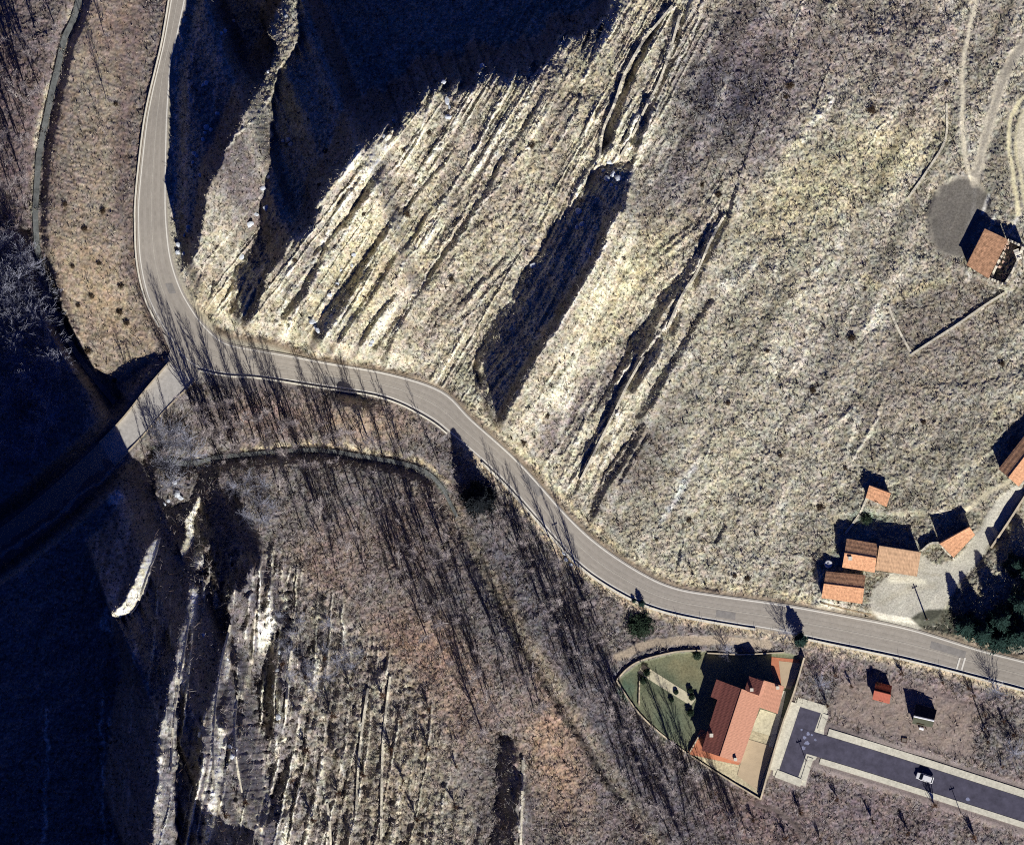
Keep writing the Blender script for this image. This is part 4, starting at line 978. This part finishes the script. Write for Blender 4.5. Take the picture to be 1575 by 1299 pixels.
# car
car = empty('parked_car', P3((1422.5, 1195.5), float(np.interp(1422, STR[:, 0], str_z)) + .115), 'small white car with dark windscreen parked on the dark street', 'car')
def car_body():
    sec = [(-2.1, .5, .62, .62), (-1.95, .35, .78, .70), (-1.2, .3, .86, .80), (-.9, .3, .87, .82), (.9, .3, .92, .83), (1.9, .32, .95, .82), (2.1, .45, .85, .76)]
    v = []; f = []
    for x, zb, zt, w in sec: v += [(x, -w, zb), (x, -w - .03, (zb + zt) / 2), (x, -w + .08, zt), (x, w - .08, zt), (x, w + .03, (zb + zt) / 2), (x, w, zb)]
    for i in range(len(sec) - 1):
        for k in range(6): f.append((i * 6 + k, i * 6 + (k + 1) % 6, (i + 1) * 6 + (k + 1) % 6, (i + 1) * 6 + k))
    f += [(5, 4, 3, 2, 1, 0), tuple((len(sec) - 1) * 6 + k for k in range(6))]
    return MB().add(v, f)
car_body().build('body', M_WHITEP, car)
gl = MB().add([(-1.25, -.72, .86), (-1.25, .72, .86), (1.95, .74, .94), (1.95, -.74, .94), (-.45, -.60, 1.40), (-.45, .60, 1.40), (1.62, .62, 1.42), (1.62, -.62, 1.42)],
              [(0, 1, 2, 3), (0, 4, 5, 1), (1, 5, 6, 2), (2, 6, 7, 3), (3, 7, 4, 0), (4, 7, 6, 5)]).build('windows', M_GLASS, car)
MB().add([(-.5, -.61, 1.41), (-.5, .61, 1.41), (1.66, .63, 1.43), (1.66, -.63, 1.43), (-.4, -.54, 1.48), (-.4, .54, 1.48), (1.5, .56, 1.49), (1.5, -.56, 1.49)],
         [(3, 2, 1, 0), (4, 5, 6, 7), (0, 1, 5, 4), (1, 2, 6, 5), (2, 3, 7, 6), (3, 0, 4, 7)]).build('roof', M_WHITEP, car)
M_TYRE = mat('tyre', (.015, .015, .015), .8)
for x in (-1.3, 1.3):
    for y in (-.78, .78):
        w = MB().tube([(x, y - .1, .3), (x, y + .1, .3)], .31, 16).build('wheel', M_TYRE, car); MB().tube([(x, y - .11, .3), (x, y + .11, .3)], .17, 10).build('rim', M_METAL, w)
for y in (-.5, .5): MB().box((-2.05, y, .64), (.12, .3, .14)).build('headlight', M_GLASS, car)
for y in (-.86, .86): MB().box((-.75, y, .95), (.16, .14, .12)).build('mirror', M_WHITEP, car)
car.rotation_euler.z = math.atan2(-.31, .95)

# ---------------------------------------------------------------- vegetation
M_BARK = mat('pale_bark', lin((176, 170, 164)), 1, .18, 3, .05)
M_TWIG = mat('grey_twigs', lin((176, 166, 164)), 1, .15, 3, .05)
M_TWIG2 = mat('pale_twigs', lin((160, 162, 176)), 1, .12, 3, .05)
M_TWIG3 = mat('brown_twigs', lin((112, 88, 74)), 1, .2, 3, .05)
def prisms(segs):
    """segs (N,8): p0 p1 r0 r1 -> open three sided tubes"""
    s = np.array(segs, float); p0, p1, r0, r1 = s[:, :3], s[:, 3:6], s[:, 6:7], s[:, 7:8]
    d = p1 - p0; d /= np.linalg.norm(d, axis=1, keepdims=True) + 1e-9
    ref = np.where(np.abs(d[:, 2:3]) > .9, [[1., 0, 0]], [[0, 0, 1.]]); a = np.cross(d, ref); a /= np.linalg.norm(a, axis=1, keepdims=True) + 1e-9; b = np.cross(d, a)
    vs = []
    for p, r in ((p0, r0), (p1, r1)):
        for t in (0, 2.094, 4.189): vs.append(p + (a * math.cos(t) + b * math.sin(t)) * r)
    co = np.stack(vs, 1).reshape(-1, 3); n = len(s); base = np.arange(n)[:, None] * 6
    f = np.concatenate([base + np.array([k, (k + 1) % 3, 3 + (k + 1) % 3, 3 + k]) for k in range(3)], 0)
    return co, f
def np_mesh(name, co, f, m):
    me = bpy.data.meshes.new(name); me.vertices.add(len(co)); me.vertices.foreach_set('co', co.astype(np.float32).ravel())
    n = f.shape[1]; me.loops.add(f.size); me.loops.foreach_set('vertex_index', f.astype(np.int32).ravel())
    me.polygons.add(len(f)); me.polygons.foreach_set('loop_start', np.arange(len(f), dtype=np.int32) * n); me.update(calc_edges=True); me.materials.append(m); return me
def poplar_meshes(seed, h=17, spread=1.0, nb=75, r=.24, twig=.03, m=None):
    R = random.Random(seed); bend = [(R.uniform(-.2, .2), R.uniform(-.2, .2)) for _ in range(4)]
    def tp(t): return (sum(b[0] * math.sin(t * (k + 1) * 1.5) for k, b in enumerate(bend)), sum(b[1] * math.sin(t * (k + 1) * 1.5) for k, b in enumerate(bend)), t * h)
    tr = MB().tube([tp(k / 12) if k else (0, 0, -.6) for k in range(13)], [r * (1 - .9 * (k / 12) ** 1.2) for k in range(13)], 7)
    segs = []
    for i in range(nb):
        t = .14 + .84 * ((i + R.random()) / nb); az = R.uniform(0, 6.283); el = math.radians(R.uniform(48, 72) if spread < 2 else R.uniform(15, 50))
        L = (0.9 + 3.0 * (1 - t) ** .7) * R.uniform(.7, 1.15) * spread
        p = np.array(tp(t)); q_ = p.copy(); e = el; rr = .035 + .05 * (1 - t)
        for k in range(3):
            d = np.array([math.cos(az) * math.cos(e), math.sin(az) * math.cos(e), math.sin(e)]); nx_ = q_ + d * L / 3
            segs.append([*q_, *nx_, rr, rr * .7]); 
            for _ in range(2 + (k > 0)):
                a2 = az + R.uniform(-1.1, 1.1); e2 = e + R.uniform(-.5, .5); l2 = L * R.uniform(.18, .38)
                s0 = q_ + d * L / 3 * R.random()
                segs.append([*s0, *(s0 + np.array([math.cos(a2) * math.cos(e2), math.sin(a2) * math.cos(e2), math.sin(e2)]) * l2), twig, twig * .5])
            q_ = nx_; rr *= .7; e = min(e + .16, 1.4); az += R.uniform(-.25, .25)
    co, f = prisms(segs)
    return tr.mesh('trunk', M_BARK, True), np_mesh('crown', co, f, m or M_TWIG)
VAR = {'poplar': [poplar_meshes(s, h, sp_, nb, r_ * .85, .024) for s, h, nb, sp_, r_ in ((1, 17, 50, .9, .16), (2, 20, 56, 1.0, .2), (3, 15, 38, .7, .13), (4, 12, 34, 1.1, .12), (5, 18, 34, .8, .15), (6, 19, 46, 1.2, .18), (7, 14, 28, .6, .11))],
       'spread': [poplar_meshes(s, h, 2.3, nb, .2, .045, M_TWIG2) for s, h, nb in ((11, 9, 46), (12, 8, 40), (13, 7, 36))],
       'shrub': [poplar_meshes(s, 2.2, .42, 26, .05, .03, M_TWIG3) for s in (21, 22, 23)]}
def plant(name, kind, px, py, sc, label, cat, group, lean=6):
    z = zat(px, py); tr, cr = random.choice(VAR[kind])
    o = empty(name, P3((px, py), z), label, cat, group, random.uniform(0, 6.28))
    o.rotation_euler.x = math.radians(random.gauss(0, lean)); o.rotation_euler.y = math.radians(random.gauss(0, lean)); o.scale = (sc, sc, sc * random.uniform(.9, 1.1))
    for nm, me in (('trunk', tr), ('crown', cr)):
        c = bpy.data.objects.new(nm, me); COL.objects.link(c); c.parent = o
    return o
def inpoly(x, y, poly):
    ins = False
    for k in range(len(poly)):
        ax, ay = poly[k]; bx, by = poly[(k + 1) % len(poly)]
        if (ay > y) != (by > y) and x < (bx - ax) * (y - ay) / (by - ay) + ax: ins = not ins
    return ins
def scatter(poly, n, mind):
    poly = np.array(poly, float); x0, y0 = poly.min(0); x1, y1 = poly.max(0); out = []; tries = 0
    while len(out) < n and tries < n * 60:
        tries += 1; x, y = random.uniform(x0, x1), random.uniform(y0, y1)
        if not inpoly(x, y, poly): continue
        if sample(D_ROAD, x, y) < 34 or sample(dd_side, x, y) < 6 or sample(dd_stream, x, y) < 2: continue
        if all((x - a) ** 2 + (y - b) ** 2 > mind ** 2 for a, b in out): out.append((x, y))
    return out
STANDS = [
 ('poplar', 'poplar', [(290,615),(400,612),(450,640),(420,690),(320,690)], 20, 8, (.95, 1.2), 'slender bare poplar nearest the road junction, shadow fanning over the bend', 'poplars nearest the road junction'),
 ('poplar', 'poplar', [(330,640),(420,640),(480,652),(560,662),(660,690),(700,720),(672,742),(560,722),(430,716),(330,726),(300,700)], 44, 9, (.8, 1.05), 'tall bare poplar on the stream bank, its thin shadow lying over the road', 'poplars along the stream below the road'),
 ('poplar', 'poplar', [(420,735),(520,742),(640,760),(700,830),(690,900),(600,905),(520,880),(455,830)], 42, 10, (.75, 1.05), 'bare poplar on the brown leaf litter between stream and scrub slope', 'poplars on the leaf litter south of the stream'),
 ('poplar', 'poplar', [(600,905),(700,900),(770,960),(830,1060),(850,1110),(790,1100),(745,1125),(690,1040)], 34, 9, (.75, 1.0), 'bare poplar in the slanting row left of the pale valley track', 'poplars in the slanting row beside the pale track'),
 ('poplar', 'poplar', [(780,800),(860,860),(935,950),(930,1040),(985,1110),(1090,1190),(1180,1310),(1010,1320),(960,1200),(900,1090),(850,1000)], 120, 6.5, (.55, 1.0), 'bare poplar of the dense thicket between the pale track and the garden wall', 'poplars in the thicket right of the pale track'),
 ('poplar', 'poplar', [(-25,60),(40,40),(95,20),(70,110),(50,200),(42,300),(35,350),(-25,350)], 44, 10, (.75, 1.05), 'bare poplar on the far bank of the stream in the top left corner', 'poplars beyond the stream at top left'),
 ('poplar', 'poplar', [(128,60),(165,30),(180,180),(160,240),(140,120)], 4, 30, (.5, .7), 'lone bare poplar on the river meadow near the top', 'lone poplars on the river meadow'),
 ('poplar', 'poplar', [(742,740),(770,760),(800,800),(820,860),(780,860),(745,800)], 14, 8, (.4, .6), 'young bare poplar just below the parapet left of the bend', 'young poplars below the parapet'),
 ('bare_tree', 'spread', [(-20,365),(55,365),(95,470),(105,560),(85,650),(60,700),(-20,720)], 46, 14, (.62, .85), 'pale leafless tree with a wide crown in the shaded wood on the left', 'wide crowned trees in the shaded wood'),
 ('bare_tree', 'spread', [(238,655),(285,665),(300,700),(290,750),(262,770),(240,720)], 9, 13, (.5, .75), 'small pale leafless tree between the side road and the terraces', 'small trees beside the side road'),
 ('bare_tree', 'spread', [(345,710),(410,720),(440,800),(410,820),(370,790)], 8, 16, (.4, .6), 'small leafless tree at the head of the shaded terrace gully', 'small trees at the terrace gully'),
 ('bare_tree', 'spread', [(420,930),(500,940),(560,1010),(520,1060),(440,1060)], 16, 13, (.35, .5), 'low leafless tree on the tangled upper part of the scrub slope', 'low trees on the scrub slope'),
]
for name, kind, poly, n, md, (s0, s1), label, group in STANDS:
    for x, y in scatter(poly, n, md): plant(name, kind, x, y, random.uniform(s0, s1), label, 'tree', group)
plant('poplar', 'poplar', 743, 1128, 1.25, 'tall bare poplar alone at the top of the dark slot, its shadow a long streak', 'tree', None, 1)
plant('poplar', 'poplar', 567, 885, 1.0, 'bare poplar with a heavy dark trunk shadow on the pinkish clearing', 'tree', None, 1)
for x, y, s_ in ((232,676,1.0), (246,692,1.1), (222,700,.9), (262,676,.95)): plant('poplar', 'poplar', x, y, s_, 'bare poplar by the bridge, its shadow falling on the lower river meadow', 'tree', 'poplars by the bridge')
plant('bare_tree', 'spread', 1210, 974, .5, 'leafless tree at the parapet gap beside the dark cypress', 'tree', None, 1)
plant('bare_tree', 'spread', 1118, 1000, .45, 'small leafless tree behind the big walled house', 'tree', None, 1)
plant('bare_tree', 'spread', 1262, 1052, .5, 'leafless tree by the garden wall at the left of the hut plot', 'tree', None, 1)
plant('bare_tree', 'spread', 1530, 1062, .55, 'leafless tree above the right end of the hut plot', 'tree', None, 1)
plant('bare_tree', 'spread', 1560, 1160, .6, 'leafless tree on the right edge beside the pavement', 'tree', None, 1)
# evergreens: clumps of small faces through the crown
M_NEED = mat('needles', (.030, .060, .050), .9, .4, 1.2, .05)
M_LEAF = mat('evergreen_leaves', (.035, .055, .035), .9, .4, 1.2, .05)
def leafy(seed, h, r, shape, n, size=.35):
    R = np.random.default_rng(seed); t = R.random(n) ** (1.25 if shape == 'cone' else .8)
    prof = (1 - t) ** .8 if shape == 'cone' else (np.sin(np.clip(t * 1.05 + .06, 0, 1) * math.pi) ** .6 if shape == 'column' else np.sqrt(np.clip(1 - (2 * t - 1) ** 2, 0, 1)))
    az = R.random(n) * 6.283; lob = 1 + .28 * np.sin(az * 5 + seed + t * 9) + .18 * np.sin(t * 40 + az)
    rad = r * prof * lob * R.random(n) ** .4
    c = np.stack([rad * np.cos(az), rad * np.sin(az), (.08 + .92 * t) * h], -1)
    out = np.stack([np.cos(az), np.sin(az), R.uniform(-.5, .3, n)], -1)
    sd = R.normal(size=(n, 3)); sd /= np.linalg.norm(sd, axis=1, keepdims=True)
    s = size * R.uniform(.5, 1.2, (n, 1)); v0 = c - sd * s * .5; v1 = c + sd * s * .5; v2 = c + out * s * 1.3
    co = np.stack([v0, v1, v2], 1).reshape(-1, 3); f = np.arange(n * 3).reshape(-1, 3)
    return co, f
def mound(seed):
    co, f = leafy(seed, 1.0, 1.15, 'ball', 420, .3)
    st_ = MB()
    for t in range(5): st_.tube([(0, 0, -.1), (.3 * math.cos(t * 1.3), .3 * math.sin(t * 1.3), .7)], [.04, .02], 5)
    return st_.mesh('stems', M_TWIG3), np_mesh('crown', co, f, mat('brown_foliage', lin((84, 70, 56)), 1, .4, 2, .05))
VAR['mound'] = [mound(31), mound(32), mound(33)]
SHR = {'meadow': ([(111,410),(152,405),(184,480),(195,497),(148,562),(100,314),(158,325),(130,352),(140,455),(120,470),(178,160),(186,440),(135,540),(176,585)], 'dark round shrub dotted on the tan river meadow', 'shrubs on the river meadow', (.7, 1.2)),
       'terr': ([(502,233),(492,285),(622,232),(627,330),(560,330),(518,440),(695,430),(540,392),(575,380),(660,205),(590,300),(818,225),(883,260),(785,320),(640,268),(455,400)], 'small dark bush on the striped sunlit terraces', 'bushes on the striped terraces', (.6, 1.0)),
       'slope': ([(806,680),(822,672),(842,640),(880,545),(1080,285),(1105,300),(960,398),(1215,132),(1208,150),(1340,170),(1455,130),(1330,445),(1540,560),(1420,650),(1300,720),(1262,780),(1130,885),(1150,890),(1010,830),(1060,800),(1200,700),(1250,600),(1310,520),(1120,620),(1180,540)], 'dark bush on the open grey brown hillside', 'bushes on the open hillside', (.7, 1.3)),
       'scrub': ([(430,1020),(470,1040),(510,1100),(470,1150),(540,1060),(560,1190),(620,1200),(660,1150),(700,1180),(640,1260),(590,1070),(520,1220),(450,1200),(700,1240),(620,1110),(560,1010),(500,1010),(380,1230),(350,1250),(660,1090),(600,1150),(480,1260)], 'twiggy bush on the lower scrub slope among the terrace walls', 'bushes on the lower scrub slope', (1.0, 1.8)),
       'lot': ([(1262,1060),(1272,1085),(1285,1040),(1310,1055),(1500,1070),(1515,1100),(1520,1140),(1490,1060),(1388,1035),(1450,1050),(1350,1052),(1545,1110),(1560,1130),(1540,1180)], 'twiggy bush on the rough edge of the hut plot', 'bushes round the hut plot', (.8, 1.5)),
       'low': ([(1230,1250),(1290,1230),(1340,1260),(1400,1280),(1440,1240),(1210,1290),(1160,1260),(1100,1220),(1130,1270),(1060,1200),(1500,1290),(1260,1290)], 'twiggy bush on the waste ground below the street', 'bushes below the street', (1.0, 1.7))}
for k, (pts, lb, gr, (s0, s1)) in SHR.items():
    for x, y in pts: plant('shrub', 'mound' if k in ('meadow', 'terr', 'slope') else 'shrub', x, y, random.uniform(s0, s1) * (random.uniform(.3, .75) if k in ('meadow', 'terr', 'slope') else 1), lb, 'shrub', gr, 5)

def evergreen(name, px, py, h, r, shape, n, label, cat='tree', group=None, m=None, size=.35):
    z = zat(px, py); o = empty(name, P3((px, py), z), label, cat, group, random.uniform(0, 6))
    MB().tube([(0, 0, -.4), (0, 0, h * .5), (0, 0, h * .93)], [max(.06, h * .018), max(.04, h * .011), .02], 7).build('trunk', M_BARK if shape != 'cone' else M_WOODD, o)
    co, f = leafy(int(px + py), h, r, shape, n, size); me = np_mesh('crown', co, f, m or M_NEED)
    c = bpy.data.objects.new('crown', me); COL.objects.link(c); c.parent = o; return o
evergreen('conifer', 736, 768, 11.2, 3.5, 'cone', 8000, 'big dark conifer just below the road bend, its pointed shadow reaching the asphalt', size=.5, m=mat('dark_needles', (.022, .026, .030), .9, .5, 1.2, .05))
for x, y, h, r, lb in [(1487,962,9,2.6,'slim dark conifer at the left end of the clump by the village yard'), (1512,972,10,3.0,'dark conifer, second from the left in the clump by the village yard'), (1540,952,11,3.4,'tall dark conifer in the middle of the clump by the village yard'),
                       (1538,984,7,3.0,'low spreading conifer nearest the road in the dark clump'), (1568,975,10,3.4,'dark conifer at the lower right of the clump on the picture edge'), (1572,925,12,3.4,'dark conifer high on the right edge above the clump'), (1590,880,11,3.4,'dark conifer cut by the right edge under the retaining wall'), (1560,868,7,2.2,'small dark conifer close under the retaining wall')]:
    evergreen('conifer', x, y, h, r, 'cone', 5200, lb, group='conifers beside the village yard', size=.45)
evergreen('cypress', 1231, 984, 5.0, 1.3, 'column', 3200, 'dark columnar cypress in the gap of the parapet')
evergreen('cypress', 987, 928, 2.2, .6, 'column', 900, 'tiny pointed evergreen on the parapet of the bend', size=.25)
evergreen('cypress', 975, 924, 1.1, .4, 'column', 500, 'very small evergreen beside the tiny pointed one', size=.2)
evergreen('evergreen_bush', 985, 962, 2.2, 2.6, 'ball', 3400, 'rounded green bush on the slope below the road bend', 'bush', m=M_LEAF)
for x, y, h, r, lb in [(995,1034,1.6,.9,'oval dark bush above the start of the garden path'), (989,1046,1.6,.9,'oval dark bush below the start of the garden path'), (1072,1008,2.6,1.1,'dark bush in the upper corner of the lawn against the wall'), (1064,1072,1.4,.7,'small bush where the garden path meets the house'),
                    (1062,1096,1.6,.9,'dark bush in the house shadow below the garden path'), (1062,1062,1.3,.6,'little bush above the end of the garden path'), (1040,1064,.9,.5,'tiny bush halfway along the upper edge of the garden path'), (1033,1076,.9,.5,'tiny bush halfway along the lower edge of the garden path'), (1332,798,2.4,1.6,'dark evergreen bush behind the farm house below the shed')]:
    evergreen('garden_bush', x, y, h * .8, r * .75, 'ball', 1300, lb, 'bush', 'clipped bushes of the gardens', M_LEAF, .22)

# boulders
def boulder(seed):
    R = random.Random(seed); bm = bmesh.new(); bmesh.ops.create_icosphere(bm, subdivisions=3, radius=1)
    ax = [Vector([R.gauss(0, 1) for _ in range(3)]).normalized() for _ in range(9)]; lim = [R.uniform(.55, .85) for _ in ax]
    for v in bm.verts:
        for a, l in zip(ax, lim):
            d = v.co.dot(a)
            if d > l: v.co -= a * (d - l)
        v.co += Vector([R.uniform(-.03, .03) for _ in range(3)]); v.co.z *= .75
    me = bpy.data.meshes.new('boulder'); bm.to_mesh(me); bm.free(); me.materials.append(M_ROCK); return me
BOUL = [boulder(k) for k in range(5)]
GB = [([(313,131),(318,128),(340,52),(345,48),(358,31),(316,205),(313,215),(318,196),(325,200),(303,240),(299,236),(297,250),(336,175),(288,355),(284,362),(290,350),(275,376),(273,388),(283,390),(309,270)], 'pale rock lying in the dark strip between the road and the rib', 'rocks beside the road in the dark strip', (.4, .8)),
      ([(443,215),(447,222),(435,217),(682,127),(688,155),(692,165),(606,186),(413,273),(410,320),(742,102),(590,210),(690,180),(412,110),(385,345),(372,395),(395,330),(440,25),(405,290)], 'pale rock on the edge of the great shadow', 'rocks on the edge of the great shadow', (.4, .9)),
      ([(541,408),(519,437),(482,494),(487,502),(490,508),(544,392),(507,454),(524,416),(572,525),(570,530)], 'pale boulder in the long dark cleft of the striped terraces', 'boulders in the terrace cleft', (.5, .9)),
      ([(928,262),(934,275),(940,285),(948,290),(950,275),(943,268),(890,325),(895,345),(888,350),(905,385),(908,392),(820,408),(938,250)], 'pale rock at the head of the big gully', 'rocks in the big gully', (.4, .9)),
      ([(258,770),(252,775),(272,760),(277,765),(268,742),(430,1003),(427,1030),(420,1055),(428,1102),(350,1012),(313,975),(312,1125),(355,1145),(360,1160),(365,1150),(352,1172)], 'pale rock in the shaded hollows of the lower left terraces', 'rocks on the lower left terraces', (.4, .9)),
      ([(870,860),(878,868),(868,850)], 'stone block below the parapet of the bend', 'stone blocks below the parapet', (.5, .8))]
for pts, lb, gr, (s0, s1) in GB:
    for x, y in pts:
        o = bpy.data.objects.new('boulder', random.choice(BOUL)); COL.objects.link(o); s = random.uniform(s0, s1)
        o.location = P3((x, y), zat(x, y) + s * .25); o.scale = (s * random.uniform(.8, 1.4), s, s * random.uniform(.6, 1)); o.rotation_euler = (random.uniform(-.3, .3), random.uniform(-.3, .3), random.uniform(0, 6)); tag(o, lb, 'rock', gr)

# tussocks and fallen brush: nobody could count them
def tufts(n, seed, dens, h0, h1, name, m, cols, mix=.75):
    R = np.random.default_rng(seed); x = R.uniform(-20, 1595, n); y = R.uniform(-20, 1319, n)
    keep = R.random(n) < sample(dens, x, y); x, y = x[keep], y[keep]; n = len(x); z = sample(H, x, y)
    K = 5; az = R.random((n, K)) * 6.283; tl = R.uniform(.25, .9, (n, K)); hh = R.uniform(h0, h1, (n, 1)) * R.uniform(.6, 1.1, (n, K))
    c = np.stack([wx(x), wy(y), z - .05], -1)[:, None, :]
    tip = c + np.stack([np.cos(az) * tl * hh, np.sin(az) * tl * hh, hh], -1)
    pw = .16 * hh; b0 = c + np.stack([-np.sin(az) * pw, np.cos(az) * pw, 0 * az], -1); b1 = c - np.stack([-np.sin(az) * pw, np.cos(az) * pw, 0 * az], -1)
    co = np.stack([b0, b1, tip], 2).reshape(-1, 3); gc = np.stack([sample(ALB[..., k], x, y) for k in range(3)], -1); cc = (np.array([lin(k) for k in cols])[R.integers(0, len(cols), n)] * (1.05 - mix) + gc * mix * 1.08) * R.uniform(.6, 1.4, (n, 1))
    o = big_mesh(name, co, np.arange(len(co)).reshape(-1, 3), 3, m, np.repeat(cc, 15, 0)); return o
def attr_mat(name):
    m = bpy.data.materials.new(name); m.use_nodes = True; bs = m.node_tree.nodes['Principled BSDF']; bs.inputs['Roughness'].default_value = 1; bs.inputs['Specular IOR Level'].default_value = .03
    a = m.node_tree.nodes.new('ShaderNodeAttribute'); a.attribute_name = 'Col'; m.node_tree.links.new(a.outputs['Color'], bs.inputs['Base Color']); return m
MA = attr_mat('dry_straw')
den = np.clip(quiet - .25, 0, 1) * (1 - .5 * meadow)
o = tufts(120000, 5, den, .25, .75, 'dry_grass', MA, [(190, 182, 156), (160, 152, 136), (138, 128, 118), (212, 206, 184), (112, 102, 94), (150, 146, 122)])
tag(o, 'dry winter grass and tussocks over the hillsides', 'grass', kind='stuff')
dk = np.clip(.03 + (vnoise(GX / 50, GY / 50, 95) > .25) * .16 + np.clip(1.3 - np.hypot((GX - 1110) / 120, (GY - 150) / 130), 0, 1) * .6 + np.clip(1.3 - np.hypot((GX - 1280) / 170, (GY - 60) / 90), 0, 1) * .4 + .3 * np.clip(vnoise(F0 / 60, GY / 300, 96), 0, 1), 0, 1) * np.clip(quiet - .3, 0, 1) * (1 - meadow) * (1 - .6 * terr)
o = tufts(30000, 15, dk, .6, 1.3, 'low_scrub', MA, [(100, 90, 86), (120, 108, 102), (88, 80, 70), (134, 126, 118)], .2)
tag(o, 'patches of low dark scrub between the grass', 'scrub', kind='stuff')
def brush(n, seed, dens, name, m, cols=((160, 150, 148), (120, 104, 98), (90, 74, 66), (186, 180, 176)), kk=4, l0=.5, l1=1.9, u1=1.3, rr=.05):
    R = np.random.default_rng(seed); x = R.uniform(-20, 1595, n); y = R.uniform(-20, 1319, n)
    keep = R.random(n) < sample(dens, x, y); x, y = x[keep], y[keep]; n = len(x); z = sample(H, x, y); segs = []
    for k in range(kk):
        az = R.random(n) * 6.283; L = R.uniform(l0, l1, n); up_ = R.uniform(.1, u1, n)
        ox = R.uniform(-.5, .5, n); oy = R.uniform(-.5, .5, n)
        p0 = np.stack([wx(x) + ox, wy(y) + oy, z], -1); p1 = p0 + np.stack([np.cos(az) * L, np.sin(az) * L, up_], -1)
        segs.append(np.concatenate([p0, p1, np.full((n, 1), rr), np.full((n, 1), rr * .4)], 1))
    s = np.concatenate(segs); co, f = prisms(s)
    cc = np.array([lin(k) for k in cols])[R.integers(0, len(cols), len(s))]
    return big_mesh(name, co, f, 4, m, np.repeat(cc, 6, 0))
vb = np.clip(boxblur(((SIDE > 0) & (GX > 230)).astype(np.float32), 3) - meadow, 0, 1) * np.clip(quiet * 1.2 - .4, 0, 1) * np.clip(dd_road / 10, 0, 1) * (.35 + .65 * (vnoise(GX / 45, GY / 45, 77) > -.1))
vb = np.clip(vb + .25 * boxblur(poly_mask([(1040,60),(1180,60),(1230,200),(1080,300),(960,450),(980,330)], 1).astype(np.float32), 6), 0, 1)
vb *= 1 - .7 * np.clip(1.3 - np.hypot((GX - 850) / 60, (GY - 1150) / 130), 0, 1) - 0
tag(brush(26000, 6, np.clip(vb, 0, 1), 'fallen_brush', MA), 'tangle of fallen twigs and dead brush on the valley floor', 'brush', kind='stuff')
hb_ = np.clip(quiet - .3, 0, 1) * (SIDE < 0) * (.5 + .5 * (vnoise(GX / 70, GY / 70, 78) > -.2))
tag(brush(34000, 8, hb_, 'dead_stalks', MA, ((214, 208, 190), (196, 190, 182), (180, 170, 150), (230, 222, 200)), 2, .35, 1.1, .35, .055), 'pale dead stalks lying among the hillside grass', 'dead plants', kind='stuff')
